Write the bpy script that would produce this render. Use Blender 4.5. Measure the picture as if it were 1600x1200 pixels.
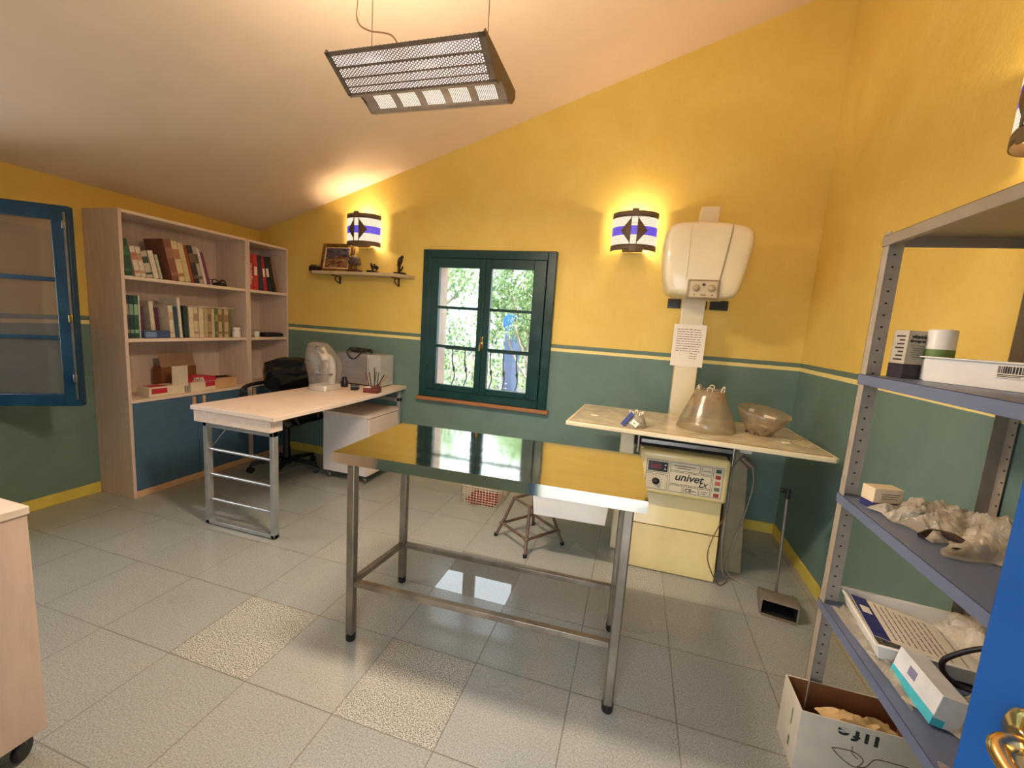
import bpy, bmesh, math, random
from mathutils import Vector, Matrix, noise
for o in list(bpy.data.objects): bpy.data.objects.remove(o, do_unlink=True)
SC = bpy.context.scene; COL = SC.collection
PI = math.pi; R = math.radians
# ------------------------------------------------------------------ camera, world, sun, large lights, exposure
CAM = Vector((3.7135, -3.4851, 1.4286))
cd = bpy.data.cameras.new('camera'); cam = bpy.data.objects.new('camera', cd); COL.objects.link(cam)
cr = Vector((0.95667989, 0.28345149, 0.06647432)); cu = Vector((-0.10241372, 0.11390774, 0.98819859)); cf = Vector((-0.27253442, 0.95219761, -0.13800256))
cam.matrix_world = Matrix((( cr.x, cu.x, -cf.x, CAM.x), (cr.y, cu.y, -cf.y, CAM.y), (cr.z, cu.z, -cf.z, CAM.z), (0, 0, 0, 1)))
cd.sensor_width = 36; cd.lens = 662.204*36/1600; cd.clip_start = 0.02
SC.camera = cam
SC.view_settings.view_transform = 'Standard'; SC.view_settings.look = 'None'
SC.view_settings.exposure = 0.52; SC.view_settings.gamma = 1.0; SC.view_settings.use_curve_mapping = False
W = bpy.data.worlds.new('sky'); SC.world = W; W.use_nodes = True
bg = W.node_tree.nodes['Background']; bg.inputs[0].default_value = (0.88, 0.93, 1.0, 1); bg.inputs[1].default_value = 3.0
def light(name, kind, loc, energy, color, direction=None, size=None, size_y=None, parent=None, radius=None, spread=None):
    d = bpy.data.lights.new(name, kind); d.energy = energy; d.color = color
    if kind == 'AREA':
        d.shape = 'RECTANGLE'; d.size = size; d.size_y = size_y or size
        if spread: d.spread = spread
    if radius is not None: d.shadow_soft_size = radius
    o = bpy.data.objects.new(name, d); COL.objects.link(o); o.location = loc
    if direction is not None: o.rotation_euler = Vector(direction).to_track_quat('-Z', 'Y').to_euler()
    if parent: o.parent = parent
    return o
sun = light('sun', 'SUN', (6, -6, 12), 6.0, (1, .95, .86), (-.35, .45, -.82)); sun.data.angle = R(1)
light('daylight_doorway', 'AREA', (3.70, -4.0, 1.25), 15, (.76, .84, 1.0), (-.1, 1, -.05), 0.95, 2.0)
light('daylight_left_window', 'AREA', (-0.42, -2.54, 1.40), 18, (.80, .88, 1.0), (1, 0.05, -.08), 1.0, 1.15)

# ------------------------------------------------------------------ helpers
def S(r, g, b):
    f = lambda c: (c/255/12.92) if c/255 <= .04045 else ((c/255+.055)/1.055)**2.4
    return (f(r), f(g), f(b), 1)
class NG:
    def __init__(s, m): s.nt = m.node_tree; s.n = s.nt.nodes; s.l = s.nt.links
    def put(s, sock, v):
        if isinstance(v, bpy.types.NodeSocket): s.l.new(v, sock)
        elif v is not None: sock.default_value = v
    def m(s, op, a, b=None, c=None):
        n = s.n.new('ShaderNodeMath'); n.operation = op
        s.put(n.inputs[0], a); s.put(n.inputs[1], b); s.put(n.inputs[2], c); return n.outputs[0]
    def coord(s, k='Object'):
        return s.n.new('ShaderNodeTexCoord').outputs[k]
    def xyz(s, v):
        n = s.n.new('ShaderNodeSeparateXYZ'); s.l.new(v, n.inputs[0]); return n.outputs
    def comb(s, x, y, z=0.0):
        n = s.n.new('ShaderNodeCombineXYZ'); s.put(n.inputs[0], x); s.put(n.inputs[1], y); s.put(n.inputs[2], z); return n.outputs[0]
    def scale(s, v, sc):
        n = s.n.new('ShaderNodeMapping'); s.l.new(v, n.inputs[0]); n.inputs['Scale'].default_value = sc; return n.outputs[0]
    def noise(s, v, sc, det=4, rough=.55, dist=0):
        n = s.n.new('ShaderNodeTexNoise'); s.l.new(v, n.inputs['Vector']); n.inputs['Scale'].default_value = sc
        n.inputs['Detail'].default_value = det; n.inputs['Roughness'].default_value = rough; n.inputs['Distortion'].default_value = dist; return n.outputs[0]
    def mix(s, f, a, b):
        n = s.n.new('ShaderNodeMix'); n.data_type = 'RGBA'; s.put(n.inputs[0], f); s.put(n.inputs[6], a); s.put(n.inputs[7], b); return n.outputs[2]
    def ramp(s, f, a, b, lo=0, hi=1):
        n = s.n.new('ShaderNodeMapRange'); s.put(n.inputs[0], f); n.inputs[1].default_value = a; n.inputs[2].default_value = b
        n.inputs[3].default_value = lo; n.inputs[4].default_value = hi; return n.outputs[0]
    def bump(s, h, st, d=.002):
        n = s.n.new('ShaderNodeBump'); s.l.new(h, n.inputs['Height']); n.inputs['Strength'].default_value = st; n.inputs['Distance'].default_value = d; return n.outputs[0]
MC = {}
def mat(name, rgb, rough=.55, metal=0, var=.08, scale=14, bump=0, bscale=60, stretch=(1, 1, 1), spec=.5, coat=0, rgb2=None):
    if name in MC: return MC[name]
    m = bpy.data.materials.new(name); m.use_nodes = True; g = NG(m); b = g.n['Principled BSDF']
    co = g.scale(g.coord(), stretch); nz = g.noise(co, scale)
    c = S(*rgb); d = S(*rgb2) if rgb2 else tuple(max(0, x*(1-var*2.2)) for x in c[:3])+(1,)
    f = g.ramp(nz, .35, .65)
    g.l.new(g.mix(f, d, c), b.inputs['Base Color'])
    b.inputs['Metallic'].default_value = metal; b.inputs['Specular IOR Level'].default_value = spec
    g.l.new(g.ramp(nz, .3, .7, max(.02, rough-.06), min(1, rough+.06)), b.inputs['Roughness'])
    if coat: b.inputs['Coat Weight'].default_value = coat; b.inputs['Coat Roughness'].default_value = .08
    if bump: g.l.new(g.bump(g.noise(co, bscale, 6), bump), b.inputs['Normal'])
    MC[name] = m; return m
def glass(name, tint=(235, 240, 240), refl=.10, rough=.02, cloud=0.0, ccol=(220, 215, 205), bumpy=0, scale=9, stain=None):
    m = bpy.data.materials.new(name); m.use_nodes = True; g = NG(m); g.n.remove(g.n['Principled BSDF']); out = g.n['Material Output']
    tr = g.n.new('ShaderNodeBsdfTransparent'); tr.inputs[0].default_value = S(*tint)
    gl = g.n.new('ShaderNodeBsdfGlossy'); gl.inputs['Roughness'].default_value = rough
    fr = g.n.new('ShaderNodeLayerWeight'); fr.inputs[0].default_value = .5; fz_ = g.m('MULTIPLY', g.m('POWER', fr.outputs['Facing'], 3.5), .55)
    ms = g.n.new('ShaderNodeMixShader'); g.l.new(g.m('ADD', fz_, refl), ms.inputs[0]); g.l.new(tr.outputs[0], ms.inputs[1]); g.l.new(gl.outputs[0], ms.inputs[2])
    last = ms.outputs[0]
    if cloud:
        df = g.n.new('ShaderNodeBsdfDiffuse'); df.inputs[0].default_value = S(*ccol)
        m2 = g.n.new('ShaderNodeMixShader'); nz = g.noise(g.coord(), scale, 5, .6, 1.0); fac = g.ramp(nz, .3, .7, cloud*.4, min(1, cloud*1.7))
        if stain:
            sz = g.xyz(g.coord())[2]; n5 = g.noise(g.coord(), 11, 6, .65, 1.2)
            st = g.m('MULTIPLY', g.ramp(sz, stain[0], stain[1]), g.ramp(n5, .42, .60)); g.l.new(g.mix(st, S(*ccol), S(150, 98, 44)), df.inputs[0]); fac = g.m('MAXIMUM', fac, g.m('MULTIPLY', st, .62))
        g.l.new(fac, m2.inputs[0]); g.l.new(last, m2.inputs[1]); g.l.new(df.outputs[0], m2.inputs[2]); last = m2.outputs[0]
    if bumpy:
        bp = g.bump(g.noise(g.coord(), scale*3, 6, .6, 1.5), bumpy, .01); g.l.new(bp, gl.inputs['Normal'])
    g.l.new(last, out.inputs[0]); return m

ORG = {}
def org(o):
    while o.parent: o = o.parent
    return ORG.get(o.name, Vector((0, 0, 0)))
class MB:
    def __init__(s): s.v = []; s.f = []; s.mi = []; s.X = Matrix.Identity(4); s.m = 0
    def add(s, vs, fs):
        k = len(s.v); s.v += [s.X @ Vector(p) for p in vs]
        for f in fs: s.f.append([i+k for i in f]); s.mi.append(s.m)
        return s
    def box(s, x0, x1, y0, y1, z0, z1):
        return s.add([(x0,y0,z0),(x1,y0,z0),(x1,y1,z0),(x0,y1,z0),(x0,y0,z1),(x1,y0,z1),(x1,y1,z1),(x0,y1,z1)],
                     [(0,3,2,1),(4,5,6,7),(0,1,5,4),(1,2,6,5),(2,3,7,6),(3,0,4,7)])
    def obox(s, c, size, rz=0, rx=0, ry=0):
        o = s.X; s.X = o @ Matrix.Translation(c) @ Matrix.Rotation(rz, 4, 'Z') @ Matrix.Rotation(rx, 4, 'X') @ Matrix.Rotation(ry, 4, 'Y')
        a, b, d = [q/2 for q in size]; s.box(-a, a, -b, b, -d, d); s.X = o; return s
    def loft(s, rings, cap0=True, cap1=True, closed=True):
        n = len(rings[0]); vs = [p for r in rings for p in r]; fs = []
        for i in range(len(rings)-1):
            for j in range(n if closed else n-1):
                k = (j+1) % n; fs.append((i*n+j, i*n+k, (i+1)*n+k, (i+1)*n+j))
        if cap0: fs.append(tuple(reversed(range(n))))
        if cap1: fs.append(tuple((len(rings)-1)*n+j for j in range(n)))
        return s.add(vs, fs)
    def cyl(s, p0, p1, r0, r1=None, n=16, cap=True):
        r1 = r0 if r1 is None else r1; p0 = Vector(p0); p1 = Vector(p1); q = (p1-p0).to_track_quat('Z', 'Y')
        def ring(p, r): return [p + q @ Vector((r*math.cos(2*PI*i/n), r*math.sin(2*PI*i/n), 0)) for i in range(n)]
        return s.loft([ring(p0, r0), ring(p1, r1)], cap, cap)
    def lathe(s, prof, c, n=24, cap0=True, cap1=True, ax=(0, 0, 1), wob=0, seed=0):
        q = Vector(ax).to_track_quat('Z', 'Y'); c = Vector(c); rings = []
        for k, (r, z) in enumerate(prof):
            rings.append([c + q @ Vector(((r*(1+wob*noise.noise(Vector((math.cos(2*PI*i/n)*1.5+seed, math.sin(2*PI*i/n)*1.5, z*9)))))*math.cos(2*PI*i/n),
                 (r*(1+wob*noise.noise(Vector((math.cos(2*PI*i/n)*1.5+seed, math.sin(2*PI*i/n)*1.5, z*9)))))*math.sin(2*PI*i/n), z)) for i in range(n)])
        return s.loft(rings, cap0, cap1)
    def prism(s, poly, ax, a, b):
        def P(u, v, w): return {'x': (w, u, v), 'y': (u, w, v), 'z': (u, v, w)}[ax]
        n = len(poly); vs = [P(u, v, a) for u, v in poly]+[P(u, v, b) for u, v in poly]
        return s.add(vs, [tuple(reversed(range(n))), tuple(range(n, 2*n))]+[(i, (i+1) % n, n+(i+1) % n, n+i) for i in range(n)])
    def tube(s, path, r, n=8, smooth=3, closed=False):
        P = [Vector(p) for p in path]
        if smooth > 1 and len(P) > 2:
            Q = []; m = len(P)
            for i in range(m if closed else m-1):
                g = (lambda k: P[k % m]) if closed else (lambda k: P[min(max(k, 0), m-1)])
                a, b, c, d = g(i-1), g(i), g(i+1), g(i+2)
                for t in range(smooth):
                    t /= smooth; Q.append(.5*((2*b)+(c-a)*t+(2*a-5*b+4*c-d)*t*t+(3*b-a-3*c+d)*t**3))
            if not closed: Q.append(P[-1])
            P = Q
        rings = []; up = None; m = len(P)
        for i, p in enumerate(P):
            t = (P[(i+1) % m]-P[i-1]) if closed else (P[min(i+1, m-1)]-P[max(i-1, 0)])
            if t.length < 1e-9: t = Vector((0, 0, 1))
            t.normalize()
            if up is None: up = t.orthogonal().normalized()
            up = (up - t*up.dot(t)); up = up.normalized() if up.length > 1e-6 else t.orthogonal().normalized()
            w = t.cross(up); rings.append([p+up*r*math.cos(2*PI*k/n)+w*r*math.sin(2*PI*k/n) for k in range(n)])
        if closed: rings.append(rings[0]); return s.loft(rings, False, False)
        return s.loft(rings)
    def build(s, name, mats, parent=None, bevel=0, sharp=38, recalc=True, seg=2, solid=0, sub=0):
        if not isinstance(mats, (list, tuple)): mats = [mats]
        if parent is None:
            xs = [p.x for p in s.v]; ys = [p.y for p in s.v]; zs = [p.z for p in s.v]
            o0 = Vector(((min(xs)+max(xs))/2, (min(ys)+max(ys))/2, min(zs)))
        else: o0 = org(parent)
        me = bpy.data.meshes.new(name); me.from_pydata([p-o0 for p in s.v], [], s.f)
        for m in mats: me.materials.append(m)
        for p, i in zip(me.polygons, s.mi): p.material_index = i
        if recalc:
            bm = bmesh.new(); bm.from_mesh(me); bmesh.ops.recalc_face_normals(bm, faces=bm.faces); bm.to_mesh(me); bm.free()
        me.polygons.foreach_set('use_smooth', [True]*len(me.polygons)); me.set_sharp_from_angle(angle=R(sharp)); me.update()
        o = bpy.data.objects.new(name, me); COL.objects.link(o)
        if parent is None: o.location = o0; ORG[o.name] = o0
        else: o.parent = parent
        if solid:
            md = o.modifiers.new('thickness', 'SOLIDIFY'); md.thickness = solid; md.offset = 0
        if sub:
            md = o.modifiers.new('smoothing', 'SUBSURF'); md.levels = md.render_levels = sub
        if bevel:
            md = o.modifiers.new('bevel', 'BEVEL'); md.width = bevel; md.segments = seg; md.limit_method = 'ANGLE'; md.angle_limit = R(40)
        return o
def thing(name, loc, label=None, cat=None, group=None, kind=None, rz=0, local=False):
    o = bpy.data.objects.new(name, None); COL.objects.link(o); o.location = loc; o.rotation_euler = (0, 0, rz); o.empty_display_size = .05
    ORG[o.name] = Vector((0, 0, 0)) if local else Vector(loc)
    return tag(o, label, cat, group, kind)
def tag(o, label=None, cat=None, group=None, kind=None):
    if label: o['label'] = label
    if cat: o['category'] = cat
    if group: o['group'] = group
    if kind: o['kind'] = kind
    return o
def struct(o): o['kind'] = 'structure'; return o
def lab(o, label): o['label'] = label; return o
FONTS = {}
def text(body, size, loc, right, up, m, parent, name='lettering', depth=.0006, shear=0, align='LEFT', bold=0, xs=1, space=1):
    cu_ = bpy.data.curves.new('t', 'FONT'); cu_.body = body; cu_.size = size; cu_.extrude = depth; cu_.shear = shear; cu_.align_x = align; cu_.offset = bold; cu_.space_character = space
    t = bpy.data.objects.new('t', cu_); me = bpy.data.meshes.new_from_object(t)
    r = Vector(right).normalized(); u = Vector(up).normalized(); n = r.cross(u); l = Vector(loc)-org(parent)
    r = r*xs; M = Matrix(((r.x, u.x, n.x, l.x), (r.y, u.y, n.y, l.y), (r.z, u.z, n.z, l.z), (0, 0, 0, 1))); me.transform(M)
    me.materials.clear(); me.materials.append(m); o = bpy.data.objects.new(name, me); me.name = name; COL.objects.link(o); o.parent = parent
    bpy.data.objects.remove(t); bpy.data.curves.remove(cu_); return o
def crumple(nx, ny, sx, sy, h, seed, thin=0.004, edge=.25):
    """wrinkled sheet, local coordinates, resting on z=0"""
    rnd = random.Random(seed); vs = []; fs = []
    for j in range(ny+1):
        for i in range(nx+1):
            u = i/nx*2-1; v = j/ny*2-1
            p = Vector((u*2.1+seed, v*2.1, seed*.7))
            rr = 1+edge*noise.noise(Vector((u*1.7+seed, v*1.7, 3.1)))
            q_ = Vector((p.x*.5+p.y*.9, p.y*.35-p.x*.25, seed)); q3 = Vector((p.x*2.4-p.y*.4, p.y*.7+p.x*.5, seed+4))
            ridg = 1-abs(noise.noise(q_*1.5))*2.4; rid2 = 1-abs(noise.noise(q3*1.7))*2.6
            fall = max(0, 1-(max(abs(u), abs(v)))**3)
            z = thin+max(0, h*.75*(.25+.75*fall)*(.60*ridg+.14*rid2+.35))*(.15+.85*fall)
            vs.append((u*sx/2*rr, v*sy/2*rr+.12*sy*noise.noise(p*1.3), z))
    for j in range(ny):
        for i in range(nx):
            a = j*(nx+1)+i; fs.append((a, a+1, a+nx+2, a+nx+1))
    return vs, fs

# ------------------------------------------------------------------ materials
def wall_mat():
    m = bpy.data.materials.new('painted_wall'); m.use_nodes = True; g = NG(m); b = g.n['Principled BSDF']
    geo = g.n.new('ShaderNodeNewGeometry'); P = geo.outputs['Position']; z = g.xyz(P)[2]
    zz = g.m('ADD', z, g.m('MULTIPLY', g.m('SUBTRACT', g.noise(P, 30, 2), .5), .003))
    n1 = g.noise(P, 3.0, 6, .6, .4); n2 = g.noise(P, 40, 3)
    yel = g.mix(g.ramp(n1, .3, .7), S(224, 192, 94), S(232, 204, 112)); yel = g.mix(g.ramp(n2, .55, .9, 0, .35), yel, S(208, 172, 76))
    teal = g.mix(g.ramp(n1, .3, .7), S(102, 128, 118), S(113, 139, 129)); pale = S(240, 222, 146); dark = S(104, 126, 112)
    c = g.mix(g.m('GREATER_THAN', zz, 1.236), teal, pale)
    c = g.mix(g.m('GREATER_THAN', zz, 1.262), c, dark); c = g.mix(g.m('GREATER_THAN', zz, 1.293), c, yel)
    g.l.new(c, b.inputs['Base Color']); b.inputs['Roughness'].default_value = .62; b.inputs['Specular IOR Level'].default_value = .3
    g.l.new(g.bump(g.m('ADD', g.noise(P, 25, 6), g.m('MULTIPLY', g.noise(P, 160, 3), .5)), .35, .004), b.inputs['Normal']); return m
def floor_mat():
    m = bpy.data.materials.new('floor_tiles'); m.use_nodes = True; g = NG(m); b = g.n['Principled BSDF']
    P = g.n.new('ShaderNodeNewGeometry').outputs['Position']; x, y, z = g.xyz(P)
    tx = g.m('DIVIDE', x, .4); ty = g.m('DIVIDE', g.m('ADD', y, 1.95), .4)
    cx = g.m('FLOOR', tx); cy = g.m('FLOOR', ty); fx = g.m('SUBTRACT', tx, cx); fy = g.m('SUBTRACT', ty, cy)
    ex = g.m('MINIMUM', fx, g.m('SUBTRACT', 1.0, fx)); ey = g.m('MINIMUM', fy, g.m('SUBTRACT', 1.0, fy)); e = g.m('MINIMUM', ex, ey)
    gr = g.m('LESS_THAN', e, .0055)
    wn = g.n.new('ShaderNodeTexWhiteNoise'); wn.noise_dimensions = '2D'; g.l.new(g.comb(cx, cy), wn.inputs['Vector']); rv = wn.outputs[0]
    def cell(i, j): return g.m('MULTIPLY', g.m('COMPARE', cx, float(i), .1), g.m('COMPARE', cy, float(j), .1))
    sp = 0.0
    for c, w_ in (((5, -1), .9), ((7, -1), .75), ((5, 1), .3), ((9, 2), .5), ((6, 0), .35)): sp = g.m('MAXIMUM', sp, g.m('MULTIPLY', cell(*c), w_))
    po = cell(7, 1)
    n1 = g.noise(P, 170, 3, .7); n2 = g.noise(P, 2.2, 2, .5); n3 = g.noise(P, 60, 2, .5); n4 = g.noise(P, 210, 3, .8)
    base = g.mix(g.ramp(n2, .1, .9), S(146, 149, 145), S(160, 162, 157))
    base = g.mix(g.ramp(rv, 0, 1, 0, .30), base, S(140, 144, 141))
    base = g.mix(g.ramp(n1, .50, .62, 0, .5), base, S(190, 187, 174)); base = g.mix(g.ramp(n1, .36, .48, .5, 0), base, S(104, 102, 92))
    spk = g.mix(g.ramp(n4, .47, .53), S(92, 92, 84), S(206, 204, 190))
    c = g.mix(sp, base, spk); c = g.mix(g.m('MULTIPLY', gr, .75), c, S(98, 88, 74))
    g.l.new(c, b.inputs['Base Color'])
    ro = g.m('ADD', g.ramp(n2, 0, 1, .15, .26), g.ramp(rv, 0, 1, -.05, .1)); ro = g.m('MULTIPLY', ro, g.m('SUBTRACT', 1.0, g.m('MULTIPLY', po, .93)))
    ro = g.m('ADD', ro, g.m('MULTIPLY', gr, .3)); g.l.new(ro, b.inputs['Roughness'])
    b.inputs['Specular IOR Level'].default_value = .5
    g.l.new(g.m('MULTIPLY', po, 1.0), b.inputs['Coat Weight']); b.inputs['Coat Roughness'].default_value = .015; b.inputs['Coat IOR'].default_value = 1.9
    g.l.new(g.bump(g.m('SUBTRACT', g.m('MULTIPLY', n3, g.m('SUBTRACT', .25, g.m('MULTIPLY', po, .25))), gr), .25, .0015), b.inputs['Normal']); return m
M_wall = wall_mat(); M_floor = floor_mat()
M_ceil = mat('ceiling_plaster', (238, 216, 190), .8, var=.02, scale=4, bump=.15, bscale=60, spec=.2)
M_skirt = mat('yellow_skirting', (226, 204, 92), .45, var=.06, scale=8)
M_laminate = mat('birch_laminate', (232, 212, 194), .42, var=.05, scale=6, stretch=(8, 1, 8), bump=.03)
M_lamside = mat('birch_laminate_upright', (218, 196, 182), .5, var=.05, scale=6, stretch=(8, 8, .8))
M_bluedoor = mat('slate_blue_panel', (74, 106, 136), .42, var=.05, scale=20)
M_beechedge = mat('beech_edge', (214, 176, 138), .45, var=.06, scale=12)
M_green = mat('dark_green_paint', (10, 60, 60), .35, var=.12, scale=9, bump=.05)
M_bluepaint = mat('blue_window_paint', (14, 62, 92), .38, var=.12, scale=9, bump=.05)
M_blueleaf = mat('blue_door_paint', (0, 72, 142), .4, var=.04, scale=5, bump=.03)
M_plaster = mat('outer_plaster', (224, 200, 184), .9, var=.08, scale=6, bump=.3)
M_sill = mat('wood_sill', (176, 118, 70), .5, var=.15, scale=8, stretch=(1, 8, 8))
M_brass = mat('brass', (220, 190, 132), .16, 1, var=.08, scale=12)
M_steelg = mat('greyish_metal', (150, 146, 140), .35, .8, var=.08, scale=20)
M_legmetal = mat('silver_painted_tube', (176, 178, 178), .35, .6, var=.06, scale=20)
M_black = mat('black_plastic', (18, 18, 22), .4, var=.2, scale=20)
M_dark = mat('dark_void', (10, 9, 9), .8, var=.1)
M_cream = mat('cream_enamel', (226, 204, 140), .32, var=.04, scale=5, coat=.3)
M_creamw = mat('ivory_enamel', (222, 208, 172), .35, var=.04, scale=5, coat=.3)
M_greybeige = mat('grey_beige_metal', (150, 136, 106), .45, var=.08, scale=9)
M_white = mat('white_plastic', (232, 228, 220), .4, var=.03, scale=9)
M_paper = mat('paper', (232, 224, 206), .8, var=.03, scale=30)
M_ink = mat('ink', (44, 40, 44), .7, var=.05)
M_card = mat('brown_cardboard', (132, 82, 44), .8, var=.1, scale=10)
M_cardw = mat('white_cardboard', (208, 198, 178), .7, var=.05, scale=10)
M_rack = mat('rack_grey_paint', (150, 140, 126), .45, .2, var=.05, scale=9)
M_rackdaylit = mat('rack_shelf_daylight_tint', (108, 118, 146), .42, .2, var=.05, scale=9)  # shelf colour tinted blue to stand in for reflected daylight
M_glass = glass('window_glass', refl=.06)
M_glass2 = glass('sash_glass', (225, 222, 225), refl=.07, cloud=.14, ccol=(190, 180, 176), scale=.01)
M_bag = glass('clear_plastic', (244, 238, 226), refl=.09, rough=.10, cloud=.26, ccol=(240, 228, 204), bumpy=.5, scale=9)
M_cover = glass('dust_cover_plastic', (240, 238, 236), refl=.10, rough=.12, cloud=.16, ccol=(226, 218, 212), bumpy=.5, scale=5)
M_collar = glass('collar_plastic', (242, 238, 228), refl=.05, rough=.22, cloud=.13, ccol=(216, 204, 176), bumpy=.1, scale=7, stain=(.07, .20))
M_collar2 = glass('bowl_collar_plastic', (242, 238, 228), refl=.05, rough=.22, cloud=.13, ccol=(220, 206, 176), bumpy=.1, scale=7, stain=(.30, -.05))

# ------------------------------------------------------------------ room shell
RW = 4.847; zc = lambda x: 2.183+.32*x
FY = -3.62; HY = -5.2
b = MB(); b.box(-.3, RW+.3, HY, .3, -.12, 0); struct(b.build('floor', M_floor))
b = MB(); b.prism([(-.5, zc(-.5)), (RW+.4, zc(RW+.4)), (RW+.4, zc(RW+.4)+.15), (-.5, zc(-.5)+.15)], 'y', HY, .35); struct(b.build('ceiling', M_ceil))  # runs past the front wall as an added, unseen overhang blocking the sun
b = MB()
hx0, hx1, hz0, hz1 = 1.925, 2.945, .80, 1.945
for poly in ([(-.3, 0), (hx0, 0), (hx0, zc(hx0)), (-.3, zc(-.3))], [(hx1, 0), (RW+.3, 0), (RW+.3, zc(RW+.3)), (hx1, zc(hx1))],
             [(hx0, 0), (hx1, 0), (hx1, hz0), (hx0, hz0)], [(hx0, hz1), (hx1, hz1), (hx1, zc(hx1)), (hx0, zc(hx0))]): b.prism(poly, 'y', 0, .3)
b.m = 1
e = .004
b.box(hx0, hx0+e, .045, .3, hz0, hz1); b.box(hx1-e, hx1, .045, .3, hz0, hz1); b.box(hx0, hx1, .045, .3, hz1-e, hz1); b.box(hx0, hx1, .045, .34, hz0, hz0+e)
struct(b.build('wall_back', [M_wall, M_plaster], recalc=False))
b = MB(); ly0, ly1 = -3.02, -2.06
b.box(-.3, 0, HY, ly0, 0, zc(0)); b.box(-.3, 0, ly1, 0, 0, zc(0)); b.box(-.3, 0, ly0, ly1, 0, .76); b.box(-.3, 0, ly0, ly1, 1.95, zc(0)); struct(b.build('wall_left', M_wall))
b = MB(); b.box(RW, RW+.3, HY, 0, 0, zc(RW)); struct(b.build('wall_right', M_wall))
b = MB(); dx0, dx1, dz = 3.22, 4.16, 2.10
for poly in ([(0, 0), (dx0, 0), (dx0, zc(dx0)), (0, zc(0))], [(dx1, 0), (RW, 0), (RW, zc(RW)), (dx1, zc(dx1))], [(dx0, dz), (dx1, dz), (dx1, zc(dx1)), (dx0, zc(dx0))]): b.prism(poly, 'y', FY-.18, FY)
struct(b.build('wall_front', M_wall))
for n, a in (('back', (0.36, RW, -.014, 0, 0, .078)), ('left', (0, .014, FY, -1.437, 0, .078)), ('right', (RW-.014, RW, FY, -.014, 0, .078))):
    b = MB(); b.box(*a); struct(b.build('baseboard_'+n, M_skirt, bevel=.003))
b = MB(); b.box(dx0-.07, dx0, FY, FY+.02, 0, dz+.07); b.box(dx1, dx1+.07, FY, FY+.02, 0, dz+.07); b.box(dx0, dx1, FY, FY+.02, dz, dz+.07); struct(b.build('trim_1', M_blueleaf, bevel=.003))

# back window
w = struct(thing('window_1', (2.44, 0, .73)))
x0, x1, z0, z1 = 1.846, 3.032, .735, 2.031
b = MB(); fw = .072; y0, y1 = -.045, .04
b.box(x0, x0+fw, y0, y1, z0, z1); b.box(x1-fw, x1, y0, y1, z0, z1); b.box(x0+fw, x1-fw, y0, y1, z1-fw, z1); b.box(x0+fw, x1-fw, y0, y1, z0, z0+fw)
b.build('window_frame', M_green, w, bevel=.005)
for (a, c, gx0, gx1) in ((1.921, 2.436, 2.011, 2.381), (2.438, 2.957, 2.493, 2.853)):
    b = MB(); ya, yb = -.058, -.012; zl, zh = z0+fw+.003, z1-fw-.003; g0, g1 = .862, 1.880
    b.box(a, gx0, ya, yb, zl, zh); b.box(gx1, c, ya, yb, zl, zh); b.box(gx0, gx1, ya, yb, g1, zh); b.box(gx0, gx1, ya, yb, zl, g0)
    sash = b.build('sash', M_green, w, bevel=.004)
    b = MB(); b.box(gx0, gx1, -.036, -.032, g0, g1); b.build('pane', M_glass, sash)
    for k in (1, 2):
        b = MB(); zz = g0+(g1-g0)*k/3; b.box(gx0-.002, gx1+.002, -.052, -.018, zz-.012, zz+.012); b.build('muntin', M_green, sash, bevel=.003)
    for zz in (1.76, 1.00):
        b = MB(); hx = 1.921 if a < 2 else 2.957; b.cyl((hx, -.063, zz-.03), (hx, -.063, zz+.03), .007); b.build('hinge', M_green, sash)
b = MB(); b.obox((2.437, -.062, 1.26), (.026, .010, .10)); b.cyl((2.437, -.062, 1.255), (2.437, -.1, 1.255), .007); b.tube([(2.437, -.1, 1.255), (2.437, -.104, 1.23), (2.437, -.108, 1.19)], .009)
b.build('handle', M_brass, w, bevel=.003)
b = MB(); b.box(1.825, 3.055, -.06, .02, .704, .735); b.build('window_sill', M_sill, w, bevel=.004)

# left window with opened sash
w = struct(thing('window_2', (0, -2.54, .73)))
b = MB(); b.box(-.05, .03, ly0-.05, ly0+.03, .70, 2.0); b.box(-.05, .03, ly1-.03, ly1+.05, .70, 2.0); b.box(-.05, .03, ly0+.03, ly1-.03, 1.92, 2.0); b.box(-.05, .03, ly0+.03, ly1-.03, .70, .78)
b.build('window_frame', M_bluepaint, w, bevel=.004)
hg = Vector((.02, -2.045, 0)); fr = Vector((.462, -1.742, 0)); L = (fr-hg).length; ang = math.atan2(fr.y-hg.y, fr.x-hg.x)
def sash2(name, M):
    b = MB(); b.X = M; st = .082; zl, zh = .755, 1.937
    b.box(0, st, -.025, .025, zl, zh); b.box(L-st, L, -.025, .025, zl, zh); b.box(st, L-st, -.025, .025, zh-st, zh); b.box(st, L-st, -.025, .025, zl, zl+st*.9)
    s = b.build(name, M_bluepaint, w, bevel=.004); g0, g1 = zl+st*.9, zh-st
    b = MB(); b.X = M; b.box(st, L-st, -.002, .002, g0, g1); b.build('pane', M_glass2, s)
    for k in (1, 2):
        b = MB(); b.X = M; zz = g0+(g1-g0)*k/3; b.box(st-.002, L-st+.002, -.016, .016, zz-.012, zz+.012); b.build('muntin', M_bluepaint, s, bevel=.003)
    b = MB(); b.X = M; b.box(L-.022, L-.010, -.029, -.025, .80, 1.90); b.build('bolt_rod', M_steelg, s)
    for zz in (1.29, .93, 1.83):
        b = MB(); b.X = M; b.obox((L-.016, -.032, zz), (.018, .014, .045)); b.build('bolt_keeper', M_brass if zz == 1.29 else M_steelg, s, bevel=.002)
sash2('sash', Matrix.Translation(hg) @ Matrix.Rotation(ang, 4, 'Z'))
sash2('sash', Matrix.Translation((.02, -3.04, 0)) @ Matrix.Rotation(R(-20), 4, 'Z'))

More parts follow.
